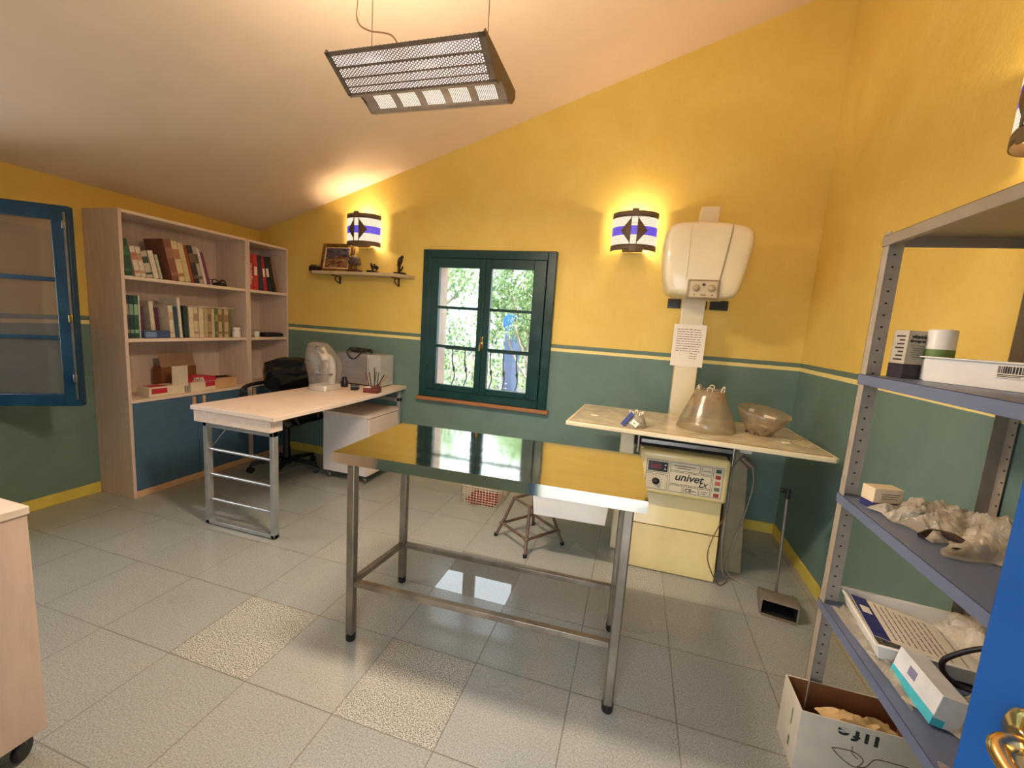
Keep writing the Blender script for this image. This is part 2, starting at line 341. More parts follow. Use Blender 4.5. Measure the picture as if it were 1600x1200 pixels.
# blue door leaf, opened into the room
w = struct(thing('door_1', (4.15, -3.26, 0)))
b = MB(); b.box(4.13, 4.172, -3.6, -2.899, .012, 2.06); leaf = b.build('leaf', M_blueleaf, w, bevel=.003)
b = MB(); b.lathe([(.030, 0), (.030, .003), (.024, .008), (.014, .010), (.012, .012)], (4.130, -2.978, 1.050), n=28, ax=(-1, 0, 0)); pl = b.build('handle_rose', M_brass, w)
b = MB(); b.tube([(4.122, -2.978, 1.048), (4.110, -2.978, 1.046), (4.101, -2.984, 1.042), (4.097, -3.004, 1.038), (4.095, -3.04, 1.036), (4.097, -3.09, 1.038)], .0085, n=16, smooth=6); b.build('handle', M_brass, w)

# ------------------------------------------------------------------ outdoors seen through the window
M_ground = mat('pale_ground', (176, 166, 152), .9, var=.1, scale=1)
b = MB(); b.box(-40, 40, -30, 45, -2.7, -2.6); struct(b.build('ground', M_ground))
b = MB(); b.box(-.3, RW+.3, .3, .301, -2.6, 0)
rail = thing('window_railing', (2.44, .42, .62), 'dark metal railing of bellied bars just outside the back window', 'railing')
b = MB(); b.box(1.85, 3.05, .36, .385, 1.150, 1.166); b.build('top_rail', mat('railing_iron', (96, 96, 108), .5, .4), rail)
b = MB(); b.box(1.85, 3.05, .33, .355, .78, .80); b.build('bottom_rail', MC['railing_iron'], rail)
for i in range(8):
    x = 1.98+i*.132
    b = MB(); b.tube([(x, .372, 1.155), (x, .37, 1.08), (x, .385, 1.0), (x, .43, .93), (x, .43, .86), (x, .36, .79)], .0065, n=8, smooth=4)
    b.lathe([(.007, -.03), (.014, -.01), (.014, .01), (.007, .03)], (x, .412, .955)); b.build('bar', MC['railing_iron'], rail)
M_leaf = []
for i, c in enumerate([(138, 172, 112), (186, 208, 150), (96, 130, 104), (214, 228, 206)]):
    m = bpy.data.materials.new('leaf_%s' % 'abcd'[i]); m.use_nodes = True; g = NG(m); p = g.n['Principled BSDF']
    g.l.new(g.mix(g.ramp(g.noise(g.coord(), 3), .35, .65), S(*c), S(*[min(255, q+36) for q in c])), p.inputs['Base Color']); p.inputs['Roughness'].default_value = .5
    tl = g.n.new('ShaderNodeBsdfTranslucent'); tl.inputs[0].default_value = S(*c); ms = g.n.new('ShaderNodeMixShader'); ms.inputs[0].default_value = .35
    g.l.new(p.outputs[0], ms.inputs[1]); g.l.new(tl.outputs[0], ms.inputs[2]); g.l.new(ms.outputs[0], g.n['Material Output'].inputs[0]); M_leaf.append(m)
M_bark = mat('pale_bark', (190, 176, 164), .9, var=.25, scale=6, stretch=(1, 1, .3))
def tree(x, y, rad, zlo, zhi, n, seed, label, leafsize=.11, trunkr=.12):
    rnd = random.Random(seed); t = thing('tree', (x, y, -2.6), label, 'tree', None)
    b = MB(); top = Vector((x+.3, y, zhi*.7)); b.tube([(x, y, -2.62), (x+.08, y, -.8), (x-.05, y+.1, .8), top], trunkr, n=10, smooth=4)
    for k in range(7):
        a = rnd.uniform(0, 2*PI); z = rnd.uniform(-.6, zhi*.5); b.tube([(x, y, z), (x+math.cos(a)*rad*.4, y+math.sin(a)*rad*.4, z+.5), (x+math.cos(a)*rad*.75, y+math.sin(a)*rad*.75, z+1.2)], trunkr*.3, n=6)
    b.build('trunk', M_bark, t)
    b = MB(); cl = [(x+rnd.gauss(0, rad*.42), y+rnd.gauss(0, rad*.42), rnd.uniform(zlo, zhi), max(.3, rad*rnd.uniform(.22, .42))) for _ in range(60)]
    for k in range(n):
        c = cl[rnd.randrange(len(cl))]; d = Vector((rnd.gauss(0, 1), rnd.gauss(0, 1), rnd.gauss(0, 1))).normalized()*c[3]*rnd.uniform(.5, 1.1)
        p = Vector(c[:3])+d; q = Matrix.Rotation(rnd.uniform(0, 6), 4, 'Z') @ Matrix.Rotation(rnd.uniform(-1.3, 1.3), 4, 'X'); s_ = leafsize*rnd.uniform(.6, 1.3)
        b.m = rnd.choice((0, 1, 1, 2, 3)); b.add([p+q @ Vector(v) for v in ((0, -s_, 0), (s_*.5, 0, .15*s_), (0, s_, 0), (-s_*.5, 0, .15*s_))], [(0, 1, 2, 3)])
    b.build('foliage', M_leaf, t, recalc=False); return t
tree(-1.6, 7.0, 1.5, -1.2, 4.0, 15000, 1, 'leafy tree outside filling the left panes of the back window', .055)
tree(.75, 8.6, .95, 1.2, 4.2, 10000, 2, 'pale-trunked tree outside behind the upper right panes of the back window', .05)
tree(.7, 4.2, .6, -2.0, .45, 7000, 3, 'low bush outside behind the window railing', .035, .03)
tree(-1.2, 19, 4.2, -.5, 6.5, 20000, 4, 'far tree crown outside beyond the blue container', .17)
bookmat_ = lambda c: mat('slate_metal', c, .6)
M_bluebin = mat('bright_blue_metal', (38, 120, 200), .4, var=.12, scale=3)
t = thing('container', (-.85, 12, -2.6), 'bright blue round-topped container standing outside beyond the right window panes', 'container')
b = MB(); b.loft([[(-.85+.62*math.cos(a), 12+q, z0_+.0) for a in [2*PI*i/24 for i in range(24)]] for q, z0_ in ((0, 0), (0, 0))][:0] or [[(-.80-.22, 11.6, -2.6), (-.80+.22, 11.6, -2.6), (-.80+.22, 12.4, -2.6), (-.80-.22, 12.4, -2.6)], [(-.80-.22, 11.6, 1.25), (-.80+.22, 11.6, 1.25), (-.80+.22, 12.4, 1.25), (-.80-.22, 12.4, 1.25)]]); b.build('body', bookmat_((88, 104, 140)), t, bevel=.08)
b = MB(); b.prism([(-.80+.30*math.cos(i*PI/12), 1.50+.33*math.sin(i*PI/12)) for i in range(24)], 'y', 11.55, 12.45); b.build('drum', M_bluebin, t, bevel=.03)

# ------------------------------------------------------------------ steel examination table
M_steel = bpy.data.materials.new('polished_steel'); M_steel.use_nodes = True; g = NG(M_steel); p = g.n['Principled BSDF']
nz = g.noise(g.scale(g.coord(), (1, 6, 1)), 3, 5); p.inputs['Metallic'].default_value = 1; g.l.new(g.mix(g.ramp(nz, .3, .7), S(206, 204, 196), S(222, 220, 212)), p.inputs['Base Color'])
g.l.new(g.ramp(nz, .3, .7, .045, .10), p.inputs['Roughness']); g.l.new(g.bump(g.noise(g.scale(g.coord(), (5, 1.2, 1)), 4, 2), .035, .006), p.inputs['Normal'])
M_legst = mat('worn_steel_leg', (156, 144, 126), .42, .7, var=.2, scale=8, stretch=(1, 1, .5))
T0 = Vector((2.574, -2.081, 0)); t = thing('examination_table', tuple(T0), 'polished stainless steel table on four tube legs in the middle of the room', 'table')
TX = Matrix.Translation(T0) @ Matrix.Rotation(.034, 4, 'Z'); TL, TW, TH = 1.232, .568, .87
b = MB(); b.X = TX; d = .0016; i_ = .012
o4 = [(0, 0), (TL, 0), (TL, TW), (0, TW)]; n4 = [(i_, i_), (TL-i_, i_), (TL-i_, TW-i_), (i_, TW-i_)]
vs = [(x, y, TH-.045) for x, y in o4]+[(x, y, TH) for x, y in o4]+[(x, y, TH) for x, y in n4]+[(.30, TW/2, TH-d), (TL-.30, TW/2, TH-d)]
b.add(vs, [(0, 1, 5, 4), (1, 2, 6, 5), (2, 3, 7, 6), (3, 0, 4, 7), (4, 5, 9, 8), (5, 6, 10, 9), (6, 7, 11, 10), (7, 4, 8, 11), (8, 9, 13, 12), (9, 10, 13), (10, 11, 12, 13), (11, 8, 12)])
top = b.build('tabletop', M_steel, t, sharp=10)
b = MB(); b.X = TX; b.box(.01, TL-.01, .01, TW-.01, TH-.040, TH-.015); b.build('underside', M_legst, t)
ti = .057
for (a, c) in ((ti, ti), (TL-ti, ti), (ti, TW-ti), (TL-ti, TW-ti)):
    b = MB(); b.X = TX; b.box(a-.018, a+.018, c-.018, c+.018, .03, TH-.04); lg = b.build('leg', M_legst, t, bevel=.006, seg=3)
    b = MB(); b.X = TX; b.lathe([(.019, 0), (.022, .006), (.022, .032), (.012, .04)], (a, c, 0)); b.build('foot', M_black, lg)
def bar(b, p, q, w=.026): 
    p = Vector(p); q = Vector(q); M = (q-p); l = M.length; o = b.X; b.X = o @ Matrix.Translation((p+q)/2) @ Matrix.Rotation(math.atan2(M.y, M.x), 4, 'Z') @ Matrix.Rotation(-math.asin(M.z/l), 4, 'Y'); b.box(-l/2, l/2, -w/2, w/2, -w/2, w/2); b.X = o
for p_, q_ in (((ti+.018, ti, .275), (TL-ti-.018, ti, .275)), ((ti+.018, TW-ti, .218), (TL-ti-.018, TW-ti, .218)), ((ti, ti+.018, .272), (ti, TW-ti-.018, .222)), ((TL-ti, ti+.018, .272), (TL-ti, TW-ti-.018, .222))):
    b = MB(); b.X = TX; bar(b, p_, q_); b.build('stretcher', M_legst, t, bevel=.003)

# ------------------------------------------------------------------ bookcases
def bookcase(y0, y1, label, splits, handles):
    t = thing('bookcase', (.17, (y0+y1)/2, 0), label, 'bookcase'); D = .349; H = 2.019; th = .021
    for a in (y0, y1-th):
        b = MB(); b.box(.002, D, a, a+th, 0, H); b.build('side_panel', M_lamside, t, bevel=.0015)
    b = MB(); b.box(.002, .010, y0+th, y1-th, .05, H-.01); b.build('back_panel', M_lamside, t)
    b = MB(); b.box(.010, D, y0+th, y1-th, H-th, H); b.build('top_panel', M_laminate, t, bevel=.0015)
    for z in (1.587, 1.157):
        b = MB(); b.box(.010, D-.004, y0+th, y1-th, z-.024, z); b.build('shelf', M_laminate, t, bevel=.0015)
    b = MB(); b.box(.010, D+.006, y0+th-.012 if y0 < -1 else y0+th, y1-th, .700, .722); b.build('counter', M_laminate, t, bevel=.0015)
    b = MB(); b.box(.03, D-.003, y0+th, y1-th, 0, .048); b.build('plinth', M_beechedge, t, bevel=.001)
    ys = [y0+th]+splits+[y1-th]
    for a, c in zip(ys[:-1], ys[1:]):
        b = MB(); b.box(D-.020, D-.002, a+.002, c-.002, .052, .697); dr = b.build('door', M_bluedoor, t, bevel=.001)
        for h in handles:
            if a < h < c:
                b = MB(); b.box(D-.002, D+.022, h-.009, h+.009, .585, .690); b.build('handle', M_beechedge, dr, bevel=.004)
    return t
bookcase(-1.434, -.459, 'wide birch bookcase with blue lower doors, full of leaning books', [-.945], [-.985, -.905])
bookcase(-.457, -.004, 'narrow birch bookcase in the corner beside the wide one, holding red binders', [], [-.42])
M_pages = mat('book_pages', (226, 212, 184), .8, var=.08, scale=80)
def bookmat(c): return mat('cover_%d_%d_%d' % c, c, .5, var=.10, scale=30, rgb2=tuple(int(q*.75+.25*120) for q in c))
def book(name, yb0, yb1, z, h, shift, col, label, group, xf=.305, depth=.20, band=None, cat='book', txt=None, stick=None):
    b = MB(); wdt = yb1-yb0; a = math.atan2(-shift, h); xb = xf-depth
    b.X = Matrix.Translation((0, yb0, z)) @ Matrix.Rotation(a, 4, 'X')
    if shift > 0: b.X = Matrix.Translation((0, yb1, z)) @ Matrix.Rotation(a, 4, 'X') @ Matrix.Translation((0, -wdt, 0))
    c = .0025
    b.box(xf-c, xf, 0, wdt, 0, h); b.box(xb, xf-c, 0, c, 0, h); b.box(xb, xf-c, wdt-c, wdt, 0, h); b.m = 1; b.box(xb+.006, xf-c, c, wdt-c, .004, h-.004)
    if band:
        b.m = 2; b.box(xf, xf+.0006, .001, wdt-.001, h*.55, h*.8); b.box(xf, xf+.0006, .001, wdt-.001, h*.12, h*.2)
    if stick: b.m = 3; b.box(xf, xf+.0008, wdt*.2, wdt*.8, h*.42, h*.66)
    o = b.build(name, [bookmat(col), M_pages, bookmat(band) if band else M_pages, M_paper]); o.data.name = name
    tag(o, label, cat, group)
    if txt:
        Xu = b.X.to_3x3(); text(txt, wdt*.75, b.X @ Vector((xf+.001, wdt*.8, h*.15)), Xu @ Vector((0, 0, 1)), Xu @ Vector((0, -1, 0)), M_paper, o)
    return o
GT = 'books on the upper shelf of the wide bookcase'; GM = 'books on the middle shelf of the wide bookcase'; GB = 'binders on the upper shelf of the narrow bookcase'
Z1, Z2, Z3 = 1.588, 1.158, .723
for a in [(-1.409, -1.388, .20, -.008, (196, 200, 176), 'thin pale green book at the far left end of the upper shelf', None),
    (-1.380, -1.340, .245, -.022, (34, 74, 50), 'dark green book second from the left on the upper shelf', (60, 110, 80)),
    (-1.318, -1.286, .205, -.034, (226, 214, 198), 'white book with reddish lettering right of the dark green one', (200, 120, 100)),
    (-1.282, -1.252, .205, -.034, (222, 208, 188), 'cream-white book between white book and picture-spined book, upper shelf', (190, 150, 120)),
    (-1.246, -1.206, .182, -.040, (196, 190, 172), 'short white book with a dark green picture on its spine, upper shelf', (40, 60, 48)),
    (-1.198, -1.166, .195, -.040, (228, 218, 200), 'plain white book right of the picture-spined book, upper shelf', None),
    (-1.158, -1.140, .175, -.036, (190, 198, 170), 'thin short pale green book before the big brown one, upper shelf', None),
    (-1.072, -1.022, .300, -.060, (134, 82, 66), 'tall thick brown book in the middle of the upper shelf', (160, 110, 90)),
    (-1.018, -.975, .296, -.060, (224, 204, 160), 'tall thick cream book just right of the brown one, upper shelf', (180, 120, 80)),
    (-.971, -.932, .292, -.060, (214, 196, 150), 'second tall cream book, touching the rust-red book, upper shelf', None),
    (-.928, -.906, .280, -.060, (150, 60, 44), 'thin rust-red book between cream and black books, upper shelf', None),
    (-.902, -.862, .285, -.062, (44, 34, 44), 'tall blackish book with coloured spine marks on the upper shelf', (110, 90, 60)),
    (-.858, -.826, .285, -.062, (176, 168, 164), 'tall grey book right of the blackish one, upper shelf', (90, 70, 80)),
    (-.822, -.802, .275, -.062, (222, 214, 204), 'thin white book between the grey and purple books, upper shelf', None),
    (-.798, -.772, .255, -.062, (112, 44, 92), 'purple book at the right end of the upper shelf row', None)]:
    book('book', a[0], a[1], Z1, a[2], a[3], a[4], a[5], GT, band=a[6])
for a in [(-1.408, -1.374, .298, 0, (38, 44, 74), 'navy book with gold lettering at the left end of the middle shelf', (150, 150, 110), .305),
    (-1.371, -1.345, .296, 0, (26, 52, 56), 'dark teal book second from left on the middle shelf', (130, 160, 140), .305),
    (-1.342, -1.316, .296, 0, (24, 82, 62), 'bright green book third from left on the middle shelf', (140, 190, 150), .305),
    (-1.313, -1.304, .300, 0, (214, 206, 188), 'very thin white-edged book after the green ones, middle shelf', None, .305),
    (-1.290, -1.222, .215, -.01, (86, 40, 72), 'dark purple book set back behind the blue box, middle shelf', None, .22),
    (-1.188, -1.160, .265, -.018, (226, 214, 192), 'cream book leaning behind the right end of the blue box', None, .24),
    (-1.150, -1.118, .220, -.012, (84, 38, 66), 'purple-red book between two white ones on the middle shelf', None, .22),
    (-1.102, -1.070, .242, -.014, (230, 218, 196), 'white book right of the blue box, middle shelf', (210, 180, 150), .305),
    (-1.064, -1.036, .236, -.014, (36, 68, 88), 'teal-blue book beside the tall thin white one, middle shelf', None, .300),
    (-1.030, -1.012, .305, -.018, (232, 226, 214), 'tallest thin white book on the middle shelf', None, .305),
    (-.998, -.966, .245, -.008, (26, 54, 50), 'dark green book right of the tall thin white one, middle shelf', None, .305),
    (-.956, -.920, .242, -.008, (226, 212, 184), 'cream book directly under the left end of the draped papers', None, .305),
    (-.917, -.884, .240, -.008, (218, 204, 172), 'second cream book under the draped papers, middle shelf', (170, 140, 110), .305),
    (-.880, -.842, .240, 0, (222, 208, 180), 'thick pale book under the papers, before the two tan ones', None, .305),
    (-.838, -.808, .240, 0, (190, 168, 130), 'tan book under the draped papers, left of the pair', None, .305),
    (-.805, -.778, .240, 0, (176, 150, 112), 'darker tan book under the middle of the draped papers', (120, 96, 70), .305),
    (-.774, -.748, .238, 0, (206, 190, 150), 'straw-coloured book left of the green one under the papers', None, .305),
    (-.744, -.718, .238, 0, (84, 104, 62), 'moss green book under the draped papers, middle shelf', (150, 150, 90), .305),
    (-.714, -.682, .240, 0, (196, 170, 124), 'ochre book right of the moss green one, middle shelf', (150, 90, 60), .305),
    (-.679, -.664, .240, 0, (116, 110, 84), 'thin olive book between two ochre ones, middle shelf', None, .305),
    (-.660, -.622, .240, 0, (200, 174, 132), 'thick ochre book near the right end, middle shelf', (160, 120, 80), .305),
    (-.618, -.604, .240, 0, (104, 118, 66), 'thin green book closing the row beside the white jar', None, .305)]:
    book('book', a[0], a[1], Z2, a[2], a[3], a[4], a[5], GM, band=a[6], xf=a[7], depth=.19 if a[7] > .25 else .16)
for a in [(-.432, -.366, .315, 0, (190, 28, 48), 'red binder with vertical white lettering at the left of the narrow bookcase', False, 'Registrati'),
    (-.360, -.310, .318, -.006, (196, 52, 52), 'orange-red binder with a square white sticker', True, None),
    (-.302, -.256, .315, -.022, (40, 48, 72), 'slate navy binder between the two stickered red ones', False, None),
    (-.248, -.212, .310, -.036, (186, 30, 58), 'narrow red binder with a white sticker right of the navy one', True, None),
    (-.204, -.158, .318, -.052, (22, 26, 46), 'black-navy binder with a tall white sticker', True, None),
    (-.150, -.112, .322, -.064, (20, 24, 38), 'plain black binder beside the tan folder', False, None),
    (-.100, -.080, .310, -.082, (150, 108, 76), 'thin tan folder leaning at the right end of the binders', False, None)]:
    book('binder', a[0], a[1], Z1, a[2], a[3], a[4], a[5], GB, cat='binder', stick=a[6], txt=a[7])
# draped papers
b = MB(); n = 22
vs = []; fs = []
for i in range(n+1):
    y = -.975+i*(.40/n)
    for j in range(5):
        x = .10+j*.055; z = Z2+.2425+.010*abs(noise.noise(Vector((y*9, x*7, 1))))+(.012 if j == 2 else .004)*math.sin(y*14)**2 - (.0 if i > 1 else 0)
        vs.append((x, y, z))
for i in range(n):
    for j in range(4): a = i*5+j; fs.append((a, a+1, a+6, a+5))
b.add(vs, fs); tag(b.build('paper_sheets', M_paper, recalc=False, solid=.003), 'wavy white papers laid on top of the books, middle shelf', 'papers')
# small shelf things
t = thing('glasses_case', (.27, -.67, Z1), 'black curved spectacle frame lying at the right end of the upper shelf', 'glasses')
b = MB()
for s_ in (0, 1):
    cyy = -.73+s_*.066; b.tube([(.30, cyy+.026*math.cos(q*PI/5), Z1+.028+.022*math.sin(q*PI/5)) for q in range(10)], .0045, n=6, closed=True)
b.tube([(.30, -.705, Z1+.034), (.302, -.697, Z1+.038), (.30, -.690, Z1+.034)], .003); b.build('front_frame', M_black, t)
for yy, sg in ((-.757, 1), (-.637, 1)):
    b = MB(); b.tube([(.30, yy, Z1+.045), (.24, yy+.02*sg, Z1+.043), (.18, yy+.03, Z1+.02), (.165, yy+.035, Z1+.004)], .003); b.build('temple', M_black, t)
b = MB(); b.loft([[(.19+.06*math.cos(2*PI*i/16)*s_, -.60+.05*math.sin(2*PI*i/16)*s_, Z1+z) for i in range(16)] for s_, z in ((.8, 0), (1, .01), (.9, .028), (.4, .036))]); tag(b.build('pouch', M_black), 'small black pouch behind the spectacles on the upper shelf', 'pouch')
t = thing('box', (.27, -1.21, Z2), 'low blue box lying in front of the purple book, middle shelf', 'box')
b = MB(); b.box(.225, .330, -1.30, -1.125, Z2, Z2+.052); b.build('body', bookmat((58, 78, 134)), t, bevel=.003)
b = MB(); b.box(.3302, .331, -1.292, -1.22, Z2+.008, Z2+.044); b.box(.24, .32, -1.285, -1.2, Z2+.0522, Z2+.053); b.build('label', bookmat((120, 150, 190)), t)
t = thing('jar', (.30, -.545, Z2), 'small white screw-top jar at the right end of the middle shelf', 'jar')
b = MB(); b.lathe([(.030, 0), (.033, .004), (.033, .045), (.026, .055), (.026, .058)], (.30, -.545, Z2)); b.build('body', M_white, t)
b = MB(); b.lathe([(.030, .058), (.031, .062), (.031, .082), (.028, .086)], (.30, -.545, Z2), n=20); b.build('lid', M_white, t)
b = MB(); b.lathe([(.020, 0), (.025, .012), (.027, .055), (.024, .055), (.022, .012), (.001, .006)], (.30, -.335, Z2), cap1=False); tag(b.build('cup', M_white), 'small white plastic cup on the middle shelf of the narrow bookcase', 'cup')
b = MB(); b.lathe([(.05, .058), (.062, .060), (.064, .066), (.055, .064), (.04, .062)], (.27, -.345, Z2), cap0=True); tag(b.build('dish', glass('clear_dish', refl=.2, cloud=.3)), 'clear shallow dish lid resting on the small white cup', 'dish')
b = MB(); b.loft([[(.25+.07*s_*(-1 if i in (0, 3) else 1), -.145+.11*s_*(-1 if i < 2 else 1), Z2+z) for i in range(4)] for s_, z in ((.9, 0), (1, .012), (.98, .03), (.8, .04))]); tag(b.build('wallet', M_black, bevel=.01, seg=3), 'flat black pouch lying on the middle shelf of the narrow bookcase', 'pouch')
# cartons in the lower bay
M_red = bookmat((196, 34, 54)); M_cartonw = mat('carton_white', (226, 212, 190), .6, var=.04, scale=20)
t = thing('carton', (.27, -1.17, Z3), 'low red and white open carton at the left of the lower bay', 'carton')
b = MB(); b.box(.20, .325, -1.285, -1.03, Z3, Z3+.07); b.build('body', M_cartonw, t, bevel=.001)
b = MB(); b.box(.3252, .326, -1.27, -1.16, Z3+.02, Z3+.06); b.box(.22, .31, -1.26, -1.15, Z3+.0702, Z3+.071); b.build('print', M_red, t)
b = MB(); b.X = Matrix.Translation((.20, -1.22, Z3+.07)) @ Matrix.Rotation(R(38), 4, 'Y'); b.box(-.0, .10, -.05, .10, 0, .002); b.build('flap', M_red, t)
t = thing('carton', (.25, -1.0, Z3), 'grey-brown open carton with its wide flap standing up in the lower bay', 'carton')
b = MB(); b.box(.06, .15, -1.08, -.80, Z3, Z3+.19); b.build('body', M_card, t, bevel=.001)
b = MB(); b.X = Matrix.Translation((.15, -.95, Z3+.19)) @ Matrix.Rotation(R(-14), 4, 'Y'); b.box(-.002, .002, -.13, .14, 0, .11); b.build('flap', mat('carton_inside', (156, 122, 96), .8), t)
b = MB(); b.box(.30, .304, -1.105, -.985, Z3+.05, Z3+.215); b.box(.24, .30, -1.0, -.996, Z3, Z3+.19); tag(b.build('card_sheet', M_cardw), 'blank greyish cardboard piece standing between the two printed cartons', 'card')
t = thing('carton', (.27, -.88, Z3), 'white and red carton with a name on its front, lower bay', 'carton')
b = MB(); b.box(.21, .325, -.980, -.775, Z3, Z3+.078); b.box(.325, .3255, -.98, -.775, Z3, Z3+.05); b.build('body', M_cartonw, t, bevel=.001)
b = MB(); b.prism([(-.99, Z3+.078), (-.765, Z3+.078), (-.775, Z3+.112), (-.93, Z3+.128)], 'x', .20, .33); b.build('sloped_lid', M_red, t, bevel=.002)
b = MB(); b.prism([(-.97, Z3+.083), (-.87, Z3+.083), (-.885, Z3+.112), (-.96, Z3+.112)], 'x', .33, .3306); lb = b.build('label', M_cartonw, t)
text("Med's", .032, (.3312, -.966, Z3+.087), (0, 1, 0), (0, 0, 1), M_ink, t)
b = MB(); b.box(.3256, .3262, -.86, -.778, Z3+.03, Z3+.074); b.build('print', M_red, t)
t = thing('carton', (.24, -.66, Z3), 'plain tan open carton with raised lid at the right of the lower bay', 'carton')
b = MB(); b.box(.19, .31, -.765, -.56, Z3, Z3+.082); b.build('body', mat('tan_carton', (214, 172, 132), .7), t, bevel=.001)
b = MB(); b.X = Matrix.Translation((.19, -.66, Z3+.082)) @ Matrix.Rotation(R(-14), 4, 'Y'); b.box(0, .12, -.10, .10, 0, .003); b.build('lid', M_cardw, t)

# ------------------------------------------------------------------ desk, pedestal, chair and desk-top things
DZ = .80
t = thing('desk', (1.4, -.78, 0), 'long birch desk on ladder-shaped silver legs against the back wall', 'desk')
b = MB(); b.prism([(1.075, -1.545), (1.73, -1.545), (1.745, -1.0), (1.735, -.5), (1.695, -.002), (1.12, -.002), (1.10, -.8)], 'z', DZ-.028, DZ); b.build('top', M_laminate, t, bevel=.002)
b = MB(); b.box(1.082, 1.688, -1.530, -1.44, DZ-.105, DZ-.029); b.build('apron', M_laminate, t, bevel=.002)
for yy in (-1.48, -.06):
    b = MB(); w_ = .03
    b.box(1.115, 1.115+w_, yy-.02, yy+.02, 0.006, DZ-.105 if yy < -1 else DZ-.03); b.box(1.645, 1.645+w_, yy-.02, yy+.02, 0.006, DZ-.105 if yy < -1 else DZ-.03)
    b.box(1.115, 1.675, yy-.02, yy+.02, .006, .03); b.box(1.115, 1.675, yy-.02, yy+.02, DZ-.14, DZ-.106)
    lf = b.build('leg_frame', M_legmetal, t, bevel=.003)
    for z in (.51, .342, .172):
        b = MB(); b.cyl((1.14, yy, z), (1.65, yy, z), .0095); b.build('rung', M_legmetal, lf)
    b = MB()
    for xx in (1.13, 1.66): b.cyl((xx, yy, 0), (xx, yy, .008), .013)
    b.build('foot', M_black, lf)
b = MB(); b.cyl((1.14, -1.46, .52), (1.28, -1.44, DZ-.11), .003); b.build('brace_wire', M_legmetal, t)
t = thing('drawer_pedestal', (1.43, -.27, 0), 'white and birch drawer unit on casters under the far end of the desk', 'drawer unit')
b = MB(); b.box(1.205, 1.64, -.515, -.03, .075, .578); b.build('body', mat('white_laminate', (214, 210, 208), .35, var=.03, scale=8, stretch=(8, 1, 1)), t, bevel=.002)
b = MB(); b.box(1.20, 1.662, -.52, -.025, .579, .602); b.build('top', M_laminate, t, bevel=.002)
b = MB(); b.box(1.641, 1.658, -.51, -.035, .085, .572); dr = b.build('door', M_laminate, t, bevel=.002)
b = MB(); b.box(1.2, 1.2048, -.512, -.033, .08, .575); b.build('edge_strip', bookmat((70, 104, 176)), t)
M_cast = mat('caster_grey', (96, 94, 92), .4, var=.2)
def caster(x, y, parent, top, r=.027, sc=1):
    b = MB(); b.box(x-.012, x+.012, y-.014, y+.014, r*1.3, top); b.cyl((x, y, top-.008), (x, y, top), .02); c = b.build('caster', M_cast, parent, bevel=.002)
    b = MB(); b.lathe([(r*.4, -.010), (r*.92, -.009), (r, -.004), (r, .004), (r*.92, .009), (r*.4, .010)], (x+.004, y+.004, r), ax=(.8, .5, 0)); b.build('wheel', M_black if r > .03 else M_cast, c)
for x, y in ((1.24, -.48), (1.60, -.48), (1.24, -.07), (1.60, -.07)): caster(x, y, t, .075)
# office chair
M_leather = mat('shiny_black_leather', (26, 22, 20), .20, var=.25, scale=6, bump=.6, bscale=14, coat=.6)
t = thing('office_chair', (.80, -.50, 0), 'black office chair with shiny crumpled backrest behind the desk', 'chair')
cx_, cy_ = .80, -.50
b = MB(); b.cyl((cx_, cy_, .07), (cx_, cy_, .45), .026); b.cyl((cx_, cy_, .06), (cx_, cy_, .22), .036, .030); b.build('gas_column', M_black, t)
for k in range(5):
    a = R(10+72*k); ex, ey = cx_+.28*math.cos(a), cy_+.28*math.sin(a)
    b = MB(); b.loft([[(cx_+math.cos(a)*r-math.sin(a)*w_*s1, cy_+math.sin(a)*r+math.cos(a)*w_*s1, z+s2) for s1, s2 in ((-1, -.014), (1, -.014), (1, .014), (-1, .014))] for r, w_, z in ((.02, .028, .11), (.15, .022, .095), (.28, .016, .078))]); lg = b.build('base_leg', M_black, t, bevel=.004)
    b = MB()
    for s1 in (-1, 1): b.lathe([(.008, -.007), (.026, -.006), (.028, 0), (.026, .006), (.008, .007)], (ex-math.sin(a+.5)*.013*s1, ey+math.cos(a+.5)*.013*s1, .028), ax=(-math.sin(a+.5), math.cos(a+.5), 0))
    b.cyl((ex, ey, .03), (ex, ey, .075), .008); b.build('caster', M_black, lg)
b = MB(); b.box(cx_-.23, cx_+.23, cy_-.24, cy_+.22, .45, .53); b.build('seat', M_leather, t, bevel=.035, seg=4)
# backrest: wide puffed shape on the -x side, facing the desk
b = MB(); rings = []
n = 30
for i in range(15):
    v = i/14; z = .66+.35*v; sw = .27*(1-.10*v**4); dpt = .055+.045*math.sin(PI*min(1, v*1.1))
    ring = []
    for k in range(n):
        a = 2*PI*k/n; cs, sn = math.cos(a), math.sin(a)
        u = math.copysign(abs(cs)**.6, cs)*sw; w_ = math.copysign(abs(sn)**.7, sn)*dpt
        e_ = 1 if 0 < i < 14 else .72
        dx = w_*e_+.03*noise.noise(Vector((u*9, z*9, 2))); 
        ring.append((.52+dx-.35*(u+.1)*0+.10*(v-.5), -.50+u*e_+.018*noise.noise(Vector((u*8, z*12, 5))), z-(.06*abs(u/.27)**3*v)))
    rings.append(ring)
b.X = Matrix.Translation((cx_, cy_, 0)) @ Matrix.Rotation(R(-70), 4, 'Z') @ Matrix.Translation((-.52-.16, .50, 0))
b.loft(rings); b.build('backrest', M_leather, t, sharp=70)
b = MB(); b.X = Matrix.Translation((cx_, cy_, 0)); b.tube([(-.05, .15, .47), (-.09, .21, .52), (-.10, .22, .7)], .02); b.build('back_support', M_black, t)
